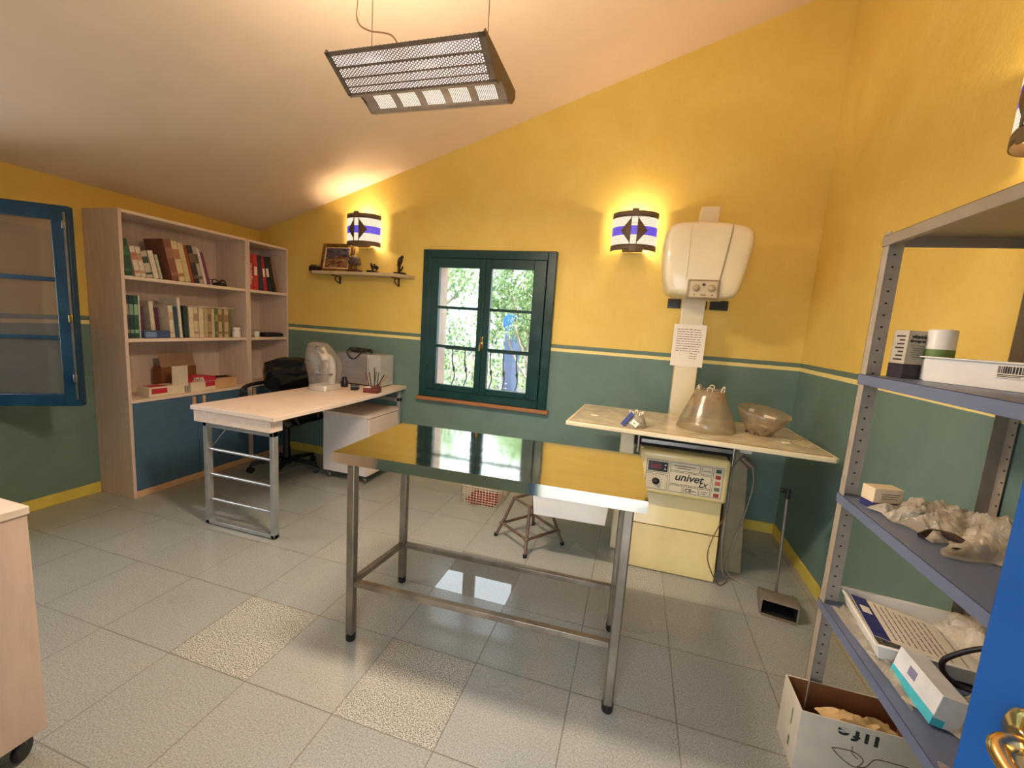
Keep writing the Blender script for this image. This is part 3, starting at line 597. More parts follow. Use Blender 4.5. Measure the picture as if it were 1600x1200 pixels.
for sx in (-1, 1):
    b = MB(); bx = cx_+sx*.25
    b.tube([(bx, cy_-.12, .47), (bx+.0, cy_-.20, .60), (bx, cy_-.22, .72), (bx, cy_-.14, .765), (bx, cy_+.08, .765), (bx, cy_+.13, .70), (bx, cy_+.10, .50)], .016, n=10, smooth=5); b.build('armrest', M_black, t)
# microscope under its cover
t = thing('microscope', (1.29, -.60, DZ), 'white desktop instrument standing under the clear dust cover on the desk', 'instrument')
b = MB(); b.box(1.215, 1.375, -.70, -.52, DZ, DZ+.045); b.build('base', M_white, t, bevel=.006)
b = MB(); b.tube([(1.30, -.54, DZ+.04), (1.30, -.53, DZ+.16), (1.30, -.56, DZ+.25), (1.30, -.60, DZ+.27)], .03, n=12); b.build('arm', M_white, t)
b = MB(); b.box(1.25, 1.35, -.66, -.58, DZ+.12, DZ+.135); b.build('stage', M_black, t, bevel=.002)
b = MB(); b.cyl((1.30, -.62, DZ+.15), (1.30, -.62, DZ+.24), .018, .03); b.build('objective', M_steelg, t)
b = MB(); b.cyl((1.30, -.60, DZ+.25), (1.27, -.63, DZ+.34), .035, .03); b.build('head', M_white, t)
for s1 in (-1, 1):
    b = MB(); b.cyl((1.275+s1*.025, -.63, DZ+.30), (1.245+s1*.03, -.68, DZ+.355), .013); b.build('eyepiece', M_steelg, t)
b = MB(); rings = []; n = 28
for i, (sx, sy, z, ox) in enumerate([(.165/2+.012, .19/2+.012, .002, 0), (.088, .106, .05, 0), (.105, .108, .12, 0), (.125, .108, .2, -.005), (.118, .10, .26, -.02), (.085, .08, .34, -.05), (.062, .06, .375, -.065), (.03, .03, .385, -.07)]):
    ring = []
    for k in range(n):
        a = 2*PI*k/n; cs, sn = math.cos(a), math.sin(a); q = 1+.09*noise.noise(Vector((cs*3, sn*3, z*11)))*(i > 0)
        ring.append((1.293+ox+math.copysign(abs(cs)**.55, cs)*sx*q, -.607+math.copysign(abs(sn)**.55, sn)*sy*q, DZ+z))
    rings.append(ring)
b.loft(rings, False, True); tag(b.build('dust_cover', M_cover, sharp=70), 'wrinkled clear plastic dust cover over the white instrument on the desk', 'cover')
# metal case with cable
M_alu = mat('brushed_aluminium', (190, 186, 184), .38, .7, var=.10, scale=5, stretch=(1, 1, 9))
t = thing('equipment_case', (1.37, -.15, DZ), 'silver metal equipment box at the wall end of the desk', 'equipment')
b = MB(); b.box(1.135, 1.455, -.255, -.045, DZ+.012, DZ+.285); b.build('body', M_alu, t, bevel=.006)
b = MB(); b.box(1.457, 1.575, -.25, -.04, DZ+.008, DZ+.282)
for k in range(9): b.box(1.47, 1.565, -.2525, -.25, DZ+.05+k*.023, DZ+.055+k*.023)
b.build('ribbed_side', mat('pale_ribbed_plastic', (188, 190, 186), .4, var=.05), t, bevel=.005)
b = MB()
for xx, yy in ((1.16, -.23), (1.43, -.23), (1.16, -.07), (1.55, -.07), (1.55, -.23)): b.cyl((xx, yy, DZ), (xx, yy, DZ+.014), .012)
b.build('foot', M_black, t)
b = MB(); pts = []
for k in range(44):
    a = 2*PI*k/15; pts.append((1.315+.105*math.cos(a)*(1+.06*math.sin(k)), -.165+.075*math.sin(a)*(1+.08*math.cos(k*1.7)), DZ+.2925+.0008*k+.004*math.sin(k*.9)))
pts += [(1.40, -.235, DZ+.325), (1.37, -.262, DZ+.28), (1.32, -.270, DZ+.235), (1.27, -.268, DZ+.25), (1.23, -.25, DZ+.30), (1.24, -.20, DZ+.325)]
b.tube(pts, .0048, n=7, smooth=3); tag(b.build('cable', M_black), 'coil of black cable lying on top of the silver equipment box', 'cable')
b = MB(); b.lathe([(.026, 0), (.030, .01), (.028, .05), (.020, .062), (.020, .085), (.014, .09)], (1.325, -.40, DZ)); tag(b.build('gadget', M_black), 'small rounded black gadget standing against the clear dust cover', 'gadget')
t = thing('inkpad', (1.485, -.49, DZ), 'small black cylinder lying beside the wooden pen holder', 'stamp')
b = MB(); b.cyl((1.462, -.50, DZ+.027), (1.512, -.465, DZ+.027), .027, n=20); b.build('barrel', M_black, t, bevel=.003)
b = MB(); b.cyl((1.512, -.465, DZ+.027), (1.520, -.4595, DZ+.027), .018, n=20); b.build('cap', M_cast, t)
b = MB(); b.tube([(1.33, -.43, DZ+.004), (1.37, -.50, DZ+.004), (1.44, -.53, DZ+.004), (1.47, -.51, DZ+.006)], .003, n=6, smooth=5); tag(b.build('lead', M_beechedge), 'thin pale lead curving between the two black gadgets on the desk', 'cable')
M_mahog = mat('mahogany', (112, 54, 44), .4, var=.2, scale=9, stretch=(1, 8, 1))
PX = Matrix.Translation((1.665, -.49, DZ)) @ Matrix.Rotation(R(12), 4, 'Z')
t = thing('pen_holder', (1.665, -.49, DZ), 'reddish wooden pen holder block near the desk edge', 'pen holder')
b = MB(); b.X = PX; b.box(-.062, .062, -.04, .04, 0, .042); b.build('block', M_mahog, t, bevel=.003)
b = MB(); b.X = PX; b.box(-.055, -.005, -.034, .034, .042, .046); b.build('note_pad', M_paper, t)
b = MB(); b.X = PX; b.box(.005, .056, -.034, .034, .042, .058); b.build('cup', M_mahog, t, bevel=.002)
for k, (dx, dy, lx, ly, ln, c, nm) in enumerate([(-.03, .01, -.35, .1, .125, (120, 30, 44), 'dark red pen leaning left in the pen holder'), (-.01, 0, -.2, .1, .125, (24, 22, 26), 'black pen leaning left in the pen holder'), (.012, .01, -.05, .1, .15, (22, 30, 26), 'tall dark pen standing upright in the pen holder'),
        (.022, -.01, .06, .1, .12, (46, 96, 62), 'green pen in the middle of the pen holder'), (.034, .01, .12, 0, .115, (40, 44, 40), 'grey-green pen right of the green one'), (.045, 0, .55, 0, .115, (16, 18, 24), 'black pen leaning far right in the pen holder'), (.05, .015, .75, .1, .12, (170, 110, 60), 'orange pencil leaning furthest right in the pen holder')]):
    b = MB(); b.X = PX; p0 = Vector((dx, dy, .059 if dx > 0 else .047)); dr_ = Vector((lx, ly, 1)).normalized(); b.cyl(p0, p0+dr_*ln*.93, .0042, n=10); b.cyl(p0+dr_*ln*.93, p0+dr_*ln, .0036, .0015, n=10)
    tag(b.build('pen', bookmat(c)), nm, 'pen', 'pens in the wooden holder')

# ------------------------------------------------------------------ wall shelf with ornaments
SZ = 1.802
t = thing('wall_shelf', (1.22, -.1, 1.74), 'short whitewashed wall shelf on brackets left of the window', 'shelf')
b = MB(); b.prism([(.70, -.002), (1.745, -.002), (1.745, -.03), (1.64, -.185), (.79, -.185), (.70, -.11)], 'z', SZ-.026, SZ); b.build('board', mat('limed_wood', (206, 186, 150), .6, var=.1, scale=8, stretch=(1, 8, 1)), t, bevel=.002)
for x in (.955, 1.585):
    b = MB(); b.box(x-.008, x+.008, -.008, -.001, SZ-.10, SZ-.027); b.box(x-.008, x+.008, -.12, -.001, SZ-.034, SZ-.027); b.tube([(x, -.005, SZ-.095), (x, -.05, SZ-.08), (x, -.075, SZ-.055), (x, -.06, SZ-.035)], .005); b.build('bracket', mat('bronze_metal', (96, 74, 48), .4, .6), t)
# generic village painting
m = bpy.data.materials.new('painting'); m.use_nodes = True; g = NG(m); p = g.n['Principled BSDF']; oc = g.coord('Generated'); xx, yy_, zz_ = g.xyz(oc)
n1 = g.noise(oc, 7, 6, .6, .8); n2 = g.noise(oc, 3, 3)
c = g.mix(g.ramp(n1, .42, .58), S(40, 34, 42), S(104, 96, 110)); c2 = g.mix(g.ramp(n1, .4, .6), S(84, 42, 30), S(158, 122, 84)); c = g.mix(g.m('LESS_THAN', g.m('ADD', zz_, g.m('MULTIPLY', n2, .5)), .75), c, c2)
g.l.new(c, p.inputs['Base Color']); p.inputs['Roughness'].default_value = .3; M_paint = m
M_gilt = mat('gilt_frame', (150, 110, 56), .35, .5, var=.25, scale=30)
t = thing('framed_painting', (.955, -.06, SZ), 'small village painting in a gilt frame leaning on the wall shelf', 'painting')
b = MB(); b.X = Matrix.Translation((.955, -.072, SZ)) @ Matrix.Rotation(R(-12), 4, 'X'); x_, h_, f_ = .172, .272, .034
b.box(-x_, -x_+f_, -.012, .008, 0, h_); b.box(x_-f_, x_, -.012, .008, 0, h_); b.box(-x_+f_, x_-f_, -.012, .008, 0, f_); b.box(-x_+f_, x_-f_, -.012, .008, h_-f_, h_); b.build('frame', M_gilt, t, bevel=.004)
b2 = MB(); b2.X = b.X; w2 = .01; a_, c_ = x_-f_, h_-f_
b2.box(-a_, -a_+w2, -.008, .004, f_, c_); b2.box(a_-w2, a_, -.008, .004, f_, c_); b2.box(-a_+w2, a_-w2, -.008, .004, f_, f_+w2); b2.box(-a_+w2, a_-w2, -.008, .004, c_-w2, c_); b2.build('inner_border', mat('cream_slip', (222, 196, 150), .5), t)
b2 = MB(); b2.X = b.X; b2.box(-a_+w2, a_-w2, -.003, .002, f_+w2, c_-w2); b2.build('canvas', M_paint, t)
M_bronze = mat('dark_bronze', (58, 42, 34), .35, .4, var=.3, scale=20)
t = thing('trinket_box', (.755, -.10, SZ), 'small dark box at the left end of the wall shelf', 'box')
b = MB(); b.box(.69+.02, .80, -.135, -.07, SZ, SZ+.04); b.build('body', M_bronze, t, bevel=.003)
b = MB(); b.prism([(.712, SZ+.04), (.798, SZ+.04), (.776, SZ+.058), (.734, SZ+.058)], 'y', -.133, -.072); b.build('lid', mat('green_bronze', (86, 84, 60), .5), t, bevel=.002)
def blob(b, c, r, n=14, m_=8, rot=0):
    c = Vector(c); Q = Matrix.Rotation(rot, 3, 'Y'); rings = []
    for i in range(m_+1):
        a = -PI/2+PI*i/m_; rings.append([c+Q @ Vector((r[0]*max(.02, math.cos(a))*math.cos(2*PI*k/n), r[1]*max(.02, math.cos(a))*math.sin(2*PI*k/n), r[2]*math.sin(a))) for k in range(n)])
    b.loft(rings)
t = thing('bird_figurine', (1.20, -.12, SZ), 'plump speckled guinea-fowl figurine on a dark plinth under the left wall lamp', 'figurine')
b = MB(); b.box(1.145, 1.262, -.15, -.09, SZ, SZ+.024); b.build('plinth', mat('red_brown_wood', (92, 44, 32), .4), t, bevel=.002)
b = MB(); blob(b, (1.200, -.12, SZ+.105), (.056, .038, .046), rot=.1); blob(b, (1.155, -.12, SZ+.092), (.022, .020, .024), rot=.4); b.cyl((1.158, -.12, SZ+.112), (1.144, -.12, SZ+.140), .014, .008); blob(b, (1.142, -.12, SZ+.144), (.013, .010, .011)); b.cyl((1.133, -.12, SZ+.143), (1.118, -.12, SZ+.137), .004, .001)
blob(b, (1.246, -.12, SZ+.088), (.018, .020, .028), rot=-.4); b.build('body', mat('speckled_feathers', (112, 92, 78), .5, var=.4, scale=90), t)
b = MB()
for xx in (1.19, 1.215): b.tube([(xx, -.12, SZ+.08), (xx+.008, -.12, SZ+.05), (xx-.002, -.12, SZ+.022)], .0028, n=6); b.tube([(xx-.014, -.12, SZ+.026), (xx, -.12, SZ+.026), (xx+.01, -.12, SZ+.026)], .0025, n=6)
b.build('legs', M_bronze, t)
t = thing('animal_figurine', (1.40, -.12, SZ), 'small bronze crouching animal pair figurine in the middle of the wall shelf', 'figurine')
b = MB(); b.prism([(1.345, SZ), (1.47, SZ), (1.44, SZ+.012), (1.42, SZ+.022), (1.345, SZ+.022)], 'y', -.15, -.09); b.build('plinth', M_bronze, t, bevel=.002)
b = MB(); blob(b, (1.385, -.12, SZ+.052), (.014, .012, .028), rot=-.5); blob(b, (1.372, -.12, SZ+.078), (.010, .009, .010)); blob(b, (1.425, -.12, SZ+.052), (.026, .014, .018), rot=.6); blob(b, (1.404, -.12, SZ+.075), (.010, .009, .009))
b.tube([(1.38, -.12, SZ+.03), (1.395, -.12, SZ+.022)], .004); b.tube([(1.435, -.12, SZ+.04), (1.425, -.12, SZ+.022)], .004); b.build('body', M_bronze, t)
t = thing('owl_figurine', (1.665, -.11, SZ), 'dark bird on a stump figurine at the right end of the wall shelf', 'figurine')
b = MB(); b.box(1.60, 1.70, -.13, -.075, SZ, SZ+.016); b.build('plinth', M_bronze, t, bevel=.002)
b = MB(); b.tube([(1.645, -.10, SZ+.015), (1.642, -.10, SZ+.05), (1.646, -.10, SZ+.085)], .013); b.tube([(1.66, -.10, SZ+.03), (1.675, -.10, SZ+.055), (1.678, -.10, SZ+.068)], .007); b.build('stump', M_bronze, t)
b = MB(); blob(b, (1.65, -.10, SZ+.115), (.024, .020, .036), rot=.35); blob(b, (1.668, -.10, SZ+.148), (.014, .013, .015)); b.cyl((1.678, -.10, SZ+.147), (1.69, -.10, SZ+.142), .004, .001); blob(b, (1.634, -.10, SZ+.088), (.010, .012, .022), rot=.3); b.build('bird', M_bronze, t)

# ------------------------------------------------------------------ lamps
M_lampmetal = mat('lamp_grey_metal', (116, 100, 82), .5, .3, var=.08, scale=20)
def sconce_mat():
    m = bpy.data.materials.new('perforated_shade'); m.use_nodes = True; g = NG(m); p = g.n['Principled BSDF']; x, y, z = g.xyz(g.coord())
    ax = g.m('ABSOLUTE', x); dz_ = g.m('ABSOLUTE', g.m('SUBTRACT', z, .138))
    lit = g.m('LESS_THAN', dz_, .098)
    dia = g.m('LESS_THAN', g.m('ADD', g.m('DIVIDE', g.m('SUBTRACT', ax, .026), .070), g.m('DIVIDE', dz_, .088)), 1.0); dia = g.m('MULTIPLY', dia, g.m('GREATER_THAN', ax, .024))
    rim = g.m('MULTIPLY', g.m('GREATER_THAN', ax, .022), g.m('LESS_THAN', ax, .027))
    ang = g.m('ARCTAN2', g.m('ADD', y, .022), x)
    gx = g.m('LESS_THAN', g.m('FRACT', g.m('MULTIPLY', ang, 22.0)), .30); gz = g.m('LESS_THAN', g.m('FRACT', g.m('DIVIDE', z, .0105)), .32)
    grid = g.m('MAXIMUM', gx, gz); lit = g.m('MULTIPLY', lit, g.m('SUBTRACT', 1.0, g.m('MAXIMUM', dia, rim))); lit = g.m('MULTIPLY', lit, g.m('SUBTRACT', 1.0, g.m('MULTIPLY', grid, .72)))
    blue = g.m('LESS_THAN', dz_, .031); col = g.mix(blue, (1.0, .80, .60, 1), (.10, .08, .85, 1))
    p.inputs['Base Color'].default_value = S(104, 88, 72); p.inputs['Roughness'].default_value = .45; p.inputs['Metallic'].default_value = .5
    g.l.new(col, p.inputs['Emission Color']); g.l.new(g.m('MULTIPLY', lit, g.m('ADD', 1.15, g.m('MULTIPLY', blue, -.25))), p.inputs['Emission Strength']); return m
M_shade = sconce_mat(); M_bulb = bpy.data.materials.new('lamp_bulb'); M_bulb.use_nodes = True; q = M_bulb.node_tree.nodes['Principled BSDF']; q.inputs['Emission Color'].default_value = (1, .72, .42, 1); q.inputs['Emission Strength'].default_value = 6
WARM = (1.0, .75, .48)
def sconce(loc, rz, label, en):
    t = thing('wall_lamp', loc, label, 'wall lamp', 'perforated half-round wall lamps', rz=rz, local=True); hw, dp, H = .165, .125, .276; n = 28
    arc = [(hw*math.cos(PI+PI*k/n), dp*math.sin(PI+PI*k/n)-.022) for k in range(n+1)]
    b = MB(); b.loft([[(x, y-.004, z) for x, y in arc] for z in (0, H/2, H)], False, False, closed=False); b.build('shade', M_shade, t, recalc=False, solid=.0015, sharp=60)
    for z in (.0, H-.034):
        b = MB(); b.loft([[(x*1.012, y*1.014-.004, zz) for x, y in arc] for zz in (z, z+.034)], False, False, closed=False); b.build('rim_band', M_lampmetal, t, recalc=False, solid=.002, sharp=60)
    b = MB(); dp += .022; b.box(-.024, .024, -dp-.012, -dp-.004, -.014, .030); b.box(-.024, .024, -dp-.012, -dp-.004, H-.034, H+.014); b.box(-.004-.024, -.024, -dp-.010, -dp-.004, 0, H); b.box(.024, .028, -dp-.010, -dp-.004, 0, H); b.build('centre_clip', M_lampmetal, t, bevel=.001)
    b = MB(); b.box(-.06, .06, -.018, -.001, .03, H-.03); b.tube([(0, -.018, .05), (0, -.05, .03), (0, -.07, .05)], .008); b.build('wall_plate', M_lampmetal, t, bevel=.003)
    b = MB(); b.box(-.075, .075, -.105, -.01, .004, .010); b.build('bottom_bracket', M_lampmetal, t)
    b = MB(); b.cyl((0, -.07, .08), (0, -.07, .19), .016, n=12); b.build('bulb', M_bulb, t)
    l = light('wall_lamp_light', 'POINT', (0, -.075, H-.05), en, WARM, parent=t, radius=.02); l2 = light('wall_lamp_light', 'POINT', (.03, -.085, .045), en*.45, WARM, parent=t, radius=.02)
    return t
sconce((1.235, 0, 2.038), 0, 'lit half-round perforated wall lamp above the ornament shelf', 5.5)
sconce((3.607, 0, 2.036), 0, 'lit half-round perforated wall lamp between window and machine head', 5.5)
sconce((RW, -1.87, 2.046), R(-90), 'lit wall lamp on the right wall cut by the picture edge', 9)

# pendant
LZ = 2.3; lx0, lx1 = 2.600, 3.178
t = thing('pendant_lamp', (2.89, -2.0, 2.22), 'grey metal hanging lamp with perforated panel and slotted louvre under the ceiling', 'pendant lamp')
prof = [(-2.172, 2.298), (-2.045, 2.226), (-2.030, 2.224), (-1.992, 2.258), (-1.962, 2.252), (-1.930, 2.240), (-1.903, 2.226), (-1.865, 2.240), (-1.832, 2.276), (-1.836, 2.300), (-2.165, 2.310)]
for x in (lx0, lx1-.004):
    b = MB(); b.prism(prof, 'x', x, x+.004); b.build('end_plate', M_lampmetal, t)
m = bpy.data.materials.new('perforated_panel'); m.use_nodes = True; g = NG(m); p = g.n['Principled BSDF']; x, y, z = g.xyz(g.coord())
hx = g.m('FRACT', g.m('DIVIDE', x, .0078)); hy = g.m('FRACT', g.m('ADD', g.m('DIVIDE', y, .0078), g.m('MULTIPLY', g.m('FLOOR', g.m('DIVIDE', x, .0078)), .5)))
dd = g.m('ADD', g.m('POWER', g.m('SUBTRACT', hx, .5), 2.0), g.m('POWER', g.m('SUBTRACT', hy, .5), 2.0)); hole = g.m('LESS_THAN', dd, .11)
p.inputs['Base Color'].default_value = S(120, 98, 84); p.inputs['Roughness'].default_value = .4; p.inputs['Metallic'].default_value = .5; p.inputs['Emission Color'].default_value = (1, .80, .70, 1)
g.l.new(g.m('MULTIPLY', hole, g.ramp(g.noise(g.coord(), 6, 2),   .35, .65, 1.05, 1.5)), p.inputs['Emission Strength']); M_perf = m
dv = Vector((0, .127, -.072)).normalized(); 
def onp(s_, off=0): return (-2.172+dv.y*s_+dv.z*off, 2.298+dv.z*s_-dv.y*off)
b = MB(); a0, a1 = onp(0), onp(.146); b.add([(lx0+.004, a0[0], a0[1]), (lx1-.004, a0[0], a0[1]), (lx1-.004, a1[0], a1[1]), (lx0+.004, a1[0], a1[1])], [(0, 1, 2, 3)]); b.build('perforated_panel', M_perf, t, solid=.001)
b = MB()
for s0, s1, xa, xb in ((0, .014, lx0, lx1), (.049, .056, lx0, lx1), (.086, .091, lx0, lx1), (.116, .120, lx0, lx1), (.140, .147, lx0, lx1), (0, .147, lx0, lx0+.016), (0, .147, lx1-.022, lx1)):
    u = [onp(s0, .0006), onp(s1, .0006), onp(s1, .003), onp(s0, .003)]; b.prism(u, 'x', xa, xb)
b.build('panel_ribs', M_lampmetal, t)
b = MB(); n = 10; arc = [(-1.994, 2.259), (-1.975, 2.2565), (-1.955, 2.252), (-1.938, 2.245), (-1.921, 2.236), (-1.905, 2.226)]
b.loft([[(lx0+.004, y, z) for y, z in arc], [(lx1-.004, y, z) for y, z in arc]], False, False, closed=False)
b.loft([[(x, y, z) for y, z in ((-2.044, 2.227), (-2.030, 2.225), (-1.994, 2.259))] for x in (lx0+.004, lx1-.004)], False, False, closed=False)
b.loft([[(x, y, z) for y, z in ((-1.905, 2.226), (-1.866, 2.241), (-1.834, 2.276), (-1.838, 2.298))] for x in (lx0+.004, lx1-.004)], False, False, closed=False); b.build('louvre', mat('louvre_metal_lamplit', (186, 164, 142), .45, .2), t, solid=.0015)  # louvre colour lightened from the lamp metal to imitate lamplight on it
m = bpy.data.materials.new('slot_glow'); m.use_nodes = True; q = m.node_tree.nodes['Principled BSDF']; q.inputs['Emission Color'].default_value = (1, .85, .72, 1); q.inputs['Emission Strength'].default_value = .95; M_slot = m
b = MB()
for gi in range(5):
    b = MB()
    for k in range(11):
        xa = lx0+.055+gi*.104+k*.0068; arc2 = [(y+.0005, z-.0022) for y, z in arc[1:-1]]
        b.loft([[(xa, y, z) for y, z in arc2], [(xa+.0025, y, z) for y, z in arc2]], False, False, closed=False)
    b.build('louvre_slots', M_slot, t)

b = MB(); b.box(lx0+.01, lx1-.01, -2.15, -2.05, 2.300, 2.306); b.box(lx0+.01, lx1-.01, -1.90, -1.85, 2.296, 2.302); b.build('top_frame', M_lampmetal, t)
b = MB(); b.cyl((lx0+.05, -1.955, 2.285), (lx1-.05, -1.955, 2.285), .008); b.build('tube', M_bulb, t)
for x in (2.735, 3.160):
    b = MB(); b.cyl((x, -2.10, 2.30), (x, -2.10, zc(x)), .0016, n=6); b.build('suspension_wire', M_steelg, t)
b = MB(); b.tube([(2.86, -2.12, 2.305), (2.83, -2.13, 2.35), (2.74, -2.13, 2.375), (2.69, -2.12, 2.42), (2.68, -2.1, 2.52), (2.70, -2.1, 2.8), (2.7, -2.1, zc(2.7))], .0028, n=8, smooth=6); b.build('power_cord', mat('beige_cord', (190, 140, 104), .5), t)
l = light('pendant_lamp_light', 'AREA', (0, .05, -.02), 30, (1.0, .80, .60), (0, .12, -1), .5, .12, parent=t); l.location = (0, .02, -.06)
l = light('pendant_lamp_light', 'AREA', (0, .05, .10), 13, (1.0, .78, .57), (0, 0, 1), .5, .14, parent=t)

# ------------------------------------------------------------------ x-ray machine
XZ = .89
t = thing('xray_machine', (4.05, -.7, 0), 'cream veterinary X-ray unit with long table and big head on a column', 'X-ray machine')
poly = [(3.356, -1.03), (3.39, -1.035), (4.70, -1.118), (4.72, -1.10), (4.695, -.44), (4.67, -.415), (3.42, -.375), (3.39, -.39)]
b = MB(); b.prism(poly, 'z', XZ-.026, XZ); tt = b.build('table_panel', M_creamw, t, bevel=.005)
cxp, cyp = 4.04, -.74; ins = [(cxp+(x-cxp)*.97, cyp+(y-cyp)*.94) for x, y in poly]
b = MB(); b.prism(ins, 'z', XZ, XZ+.0012); b.build('panel_border', mat('brown_line', (92, 60, 44), .6), tt)
ins2 = [(cxp+(x-cxp)*.966, cyp+(y-cyp)*.93) for x, y in poly]
b = MB(); b.prism(ins2, 'z', XZ+.0012, XZ+.0022); b.build('panel_sheet', mat('worn_panel_sheet', (208, 196, 168), .16, var=.12, scale=12), tt)
b = MB(); b.box(3.675, 3.765, -.73, -.55, .0, XZ-.03); lu = b.build('left_upright', M_creamw, t, bevel=.01)
b = MB(); b.box(3.722, 3.730, -.732, -.729, .30, .50); b.build('slot', M_dark, lu)
b = MB(); b.prism([(4.33, 0), (4.47, 0), (4.425, .70), (4.40, XZ-.03), (4.32, XZ-.03)], 'y', -.73, -.52); b.build('right_upright', M_greybeige, t, bevel=.006)
b = MB(); b.cyl((3.785, -.80, .70), (3.785, -.80, XZ-.028), .010); b.cyl((4.315, -.83, .70), (4.315, -.83, XZ-.028), .009); b.build('chrome_rod', mat('chrome', (200, 200, 200), .12, 1), t)
b = MB(); b.box(3.80, 4.31, -.815, -.60, .815, .845); b.box(3.80, 4.31, -.83, -.60, .772, .797); b.build('cassette_rail', M_steelg, t, bevel=.002)
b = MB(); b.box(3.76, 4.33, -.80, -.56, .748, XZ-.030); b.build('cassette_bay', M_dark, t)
# lower housing profile in y,z
pr_ = [(-.55, .0), (-.895, .0), (-.908, .012), (-.912, .04), (-.898, .16), (-.884, .283), (-.880, .285), (-.852, .40), (-.842, .50), (-.842, .747), (-.55, .747)]
b = MB(); b.prism(pr_, 'x', 3.80, 4.285); hs = b.build('housing', M_cream, t, bevel=.006, sharp=30)
b = MB(); b.box(3.802, 4.283, -.8855, -.883, .2815, .285); b.build('seam', M_dark, hs)
b = MB(); b.box(3.80, 4.292, -.925, -.843, .492, .752); cb = b.build('control_box', M_cream, t, bevel=.024, seg=5)
PX0, PX1, PZ0, PZ1 = 3.838, 4.262, .520, .712; pw, ph = PX1-PX0, PZ1-PZ0; yF = -.925
def pl_(b, u0, u1, v0, v1, d0=0, d1=.001): b.box(PX0+u0*pw, PX0+u1*pw, yF-d1, yF-d0, PZ1-v1*ph, PZ1-v0*ph)
b = MB(); pl_(b, 0, 1, 0, 1, 0, .0015); b.build('face_plate', mat('control_face', (206, 192, 158), .45, var=.04), cb)
b = MB()
for r_ in ((.01, .30, .04, .44), (.01, .30, .48, .97), (.32, .70, .04, .30), (.72, .85, .04, .30), (.32, .85, .33, .72), (.32, .50, .75, .97), (.515, .70, .75, .97), (.715, .85, .75, .97), (.865, .99, .04, .97)):
    u0, u1, v0, v1 = r_; e1, e2 = .004, .012
    pl_(b, u0, u1, v0, v0+e2, .0015, .0021); pl_(b, u0, u1, v1-e2, v1, .0015, .0021); pl_(b, u0, u0+e1, v0, v1, .0015, .0021); pl_(b, u1-e1, u1, v0, v1, .0015, .0021)
b.build('printed_lines', M_ink, cb)
b = MB(); pl_(b, .03, .285, .09, .39, .0015, .004); dsp = b.build('display', mat('display_black', (24, 12, 14), .2), cb)
b = MB(); pl_(b, .06, .20, .17, .31, .004, .0045); b.build('digits', bookmat((96, 22, 26)), cb)
b = MB()
for vv in (.18, .30): b.cyl((PX0+.255*pw, yF-.004, PZ1-vv*ph), (PX0+.255*pw, yF-.006, PZ1-vv*ph), .004)
b.build('display_key', M_paper, cb)
b = MB(); kc = (PX0+.15*pw, yF-.0015, PZ1-.715*ph); b.lathe([(.021, 0), (.021, .004), (.016, .006), (.015, .018), (.012, .020)], kc, ax=(0, -1, 0)); b.obox((kc[0]-.006, kc[1]-.016, kc[2]+.009), (.006, .012, .026), ry=.5); b.build('knob', M_black, cb)
b = MB()
for k in range(9):
    a = R(-130+k*32.5); b.obox((kc[0]+.033*math.sin(a), yF-.0018, kc[2]+.031*math.cos(a)), (.007, .0006, .0025))
b.build('knob_scale', M_ink, cb)
for k, c in enumerate([(34, 62, 48), (150, 34, 34), (190, 84, 60), (96, 104, 84), (150, 30, 34)]):
    b = MB(); vv = .14+k*.185; pl_(b, .895, .96, vv-.055, vv+.055, .0015, .004); lab(b.build('push_button', bookmat(c), cb), ['dark green button', 'red button', 'orange-red button', 'grey-green button', 'lowest red button'][k])
text('univet', .062, (PX0+.385*pw, yF-.0022, PZ1-.585*ph), (1, 0, 0), (0, 0, 1), M_ink, cb, shear=.25, bold=.0012)
text('LX', .036, (PX0+.70*pw, yF-.0022, PZ1-.70*ph), (1, 0, 0), (0, 0, 1), M_ink, cb, shear=.3, bold=.0006)
text('CE', .030, (PX0+.535*pw, yF-.0022, PZ1-.92*ph), (1, 0, 0), (0, 0, 1), M_ink, cb, bold=.0006)
b = MB(); 
for v_, u0, u1 in ((.14, .36, .64), (.21, .40, .58), (.19, .74, .83), (.87, .61, .68), (.84, .74, .82), (.90, .74, .80)): pl_(b, u0, u1, v_-.008, v_+.010, .0015, .002)
b.build('small_print', M_ink, cb)
# column and head
b = MB(); b.box(3.983, 4.135, -.30, -.20, 0, 2.12); b.build('column', M_creamw, t, bevel=.008)
b = MB(); b.box(4.03, 4.145, -.34, -.20, 2.10, 2.285); b.build('column_top', M_creamw, t, bevel=.006)
hp = [(3.845, 1.700), (3.875, 1.678), (4.05, 1.668), (4.235, 1.664), (4.268, 1.690), (4.300, 1.86), (4.322, 2.00), (4.315, 2.065), (4.285, 2.098), (4.17, 2.118), (4.02, 2.128), (3.885, 2.124), (3.830, 2.100), (3.808, 2.03), (3.812, 1.86)]
hcx, hcz = 4.065, 1.90
b = MB(); b.loft([[(hcx+(x-hcx)*s_, y, hcz+(z-hcz)*s_) for x, z in hp] for s_, y in ((.93, -.30), (1.0, -.325), (1.0, -.585), (.985, -.612), (.955, -.632), (.90, -.645), (.70, -.652))]); hd = b.build('head_housing', M_creamw, t, sharp=50)
md = hd.modifiers.new('smoothing', 'SUBSURF'); md.levels = md.render_levels = 1
b = MB(); b.tube([(4.185, -.632, 2.10), (4.18, -.652, 2.04), (4.15, -.655, 1.80), (4.142, -.652, 1.76)], .0035, n=8, smooth=4); b.build('groove', M_greybeige, hd)
b = MB(); b.tube([(3.955, -.64, 2.10), (3.955, -.655, 2.02), (3.957, -.655, 1.80), (3.958, -.655, 1.78)], .002, n=8, smooth=4); b.build('seam', M_creamw, hd)
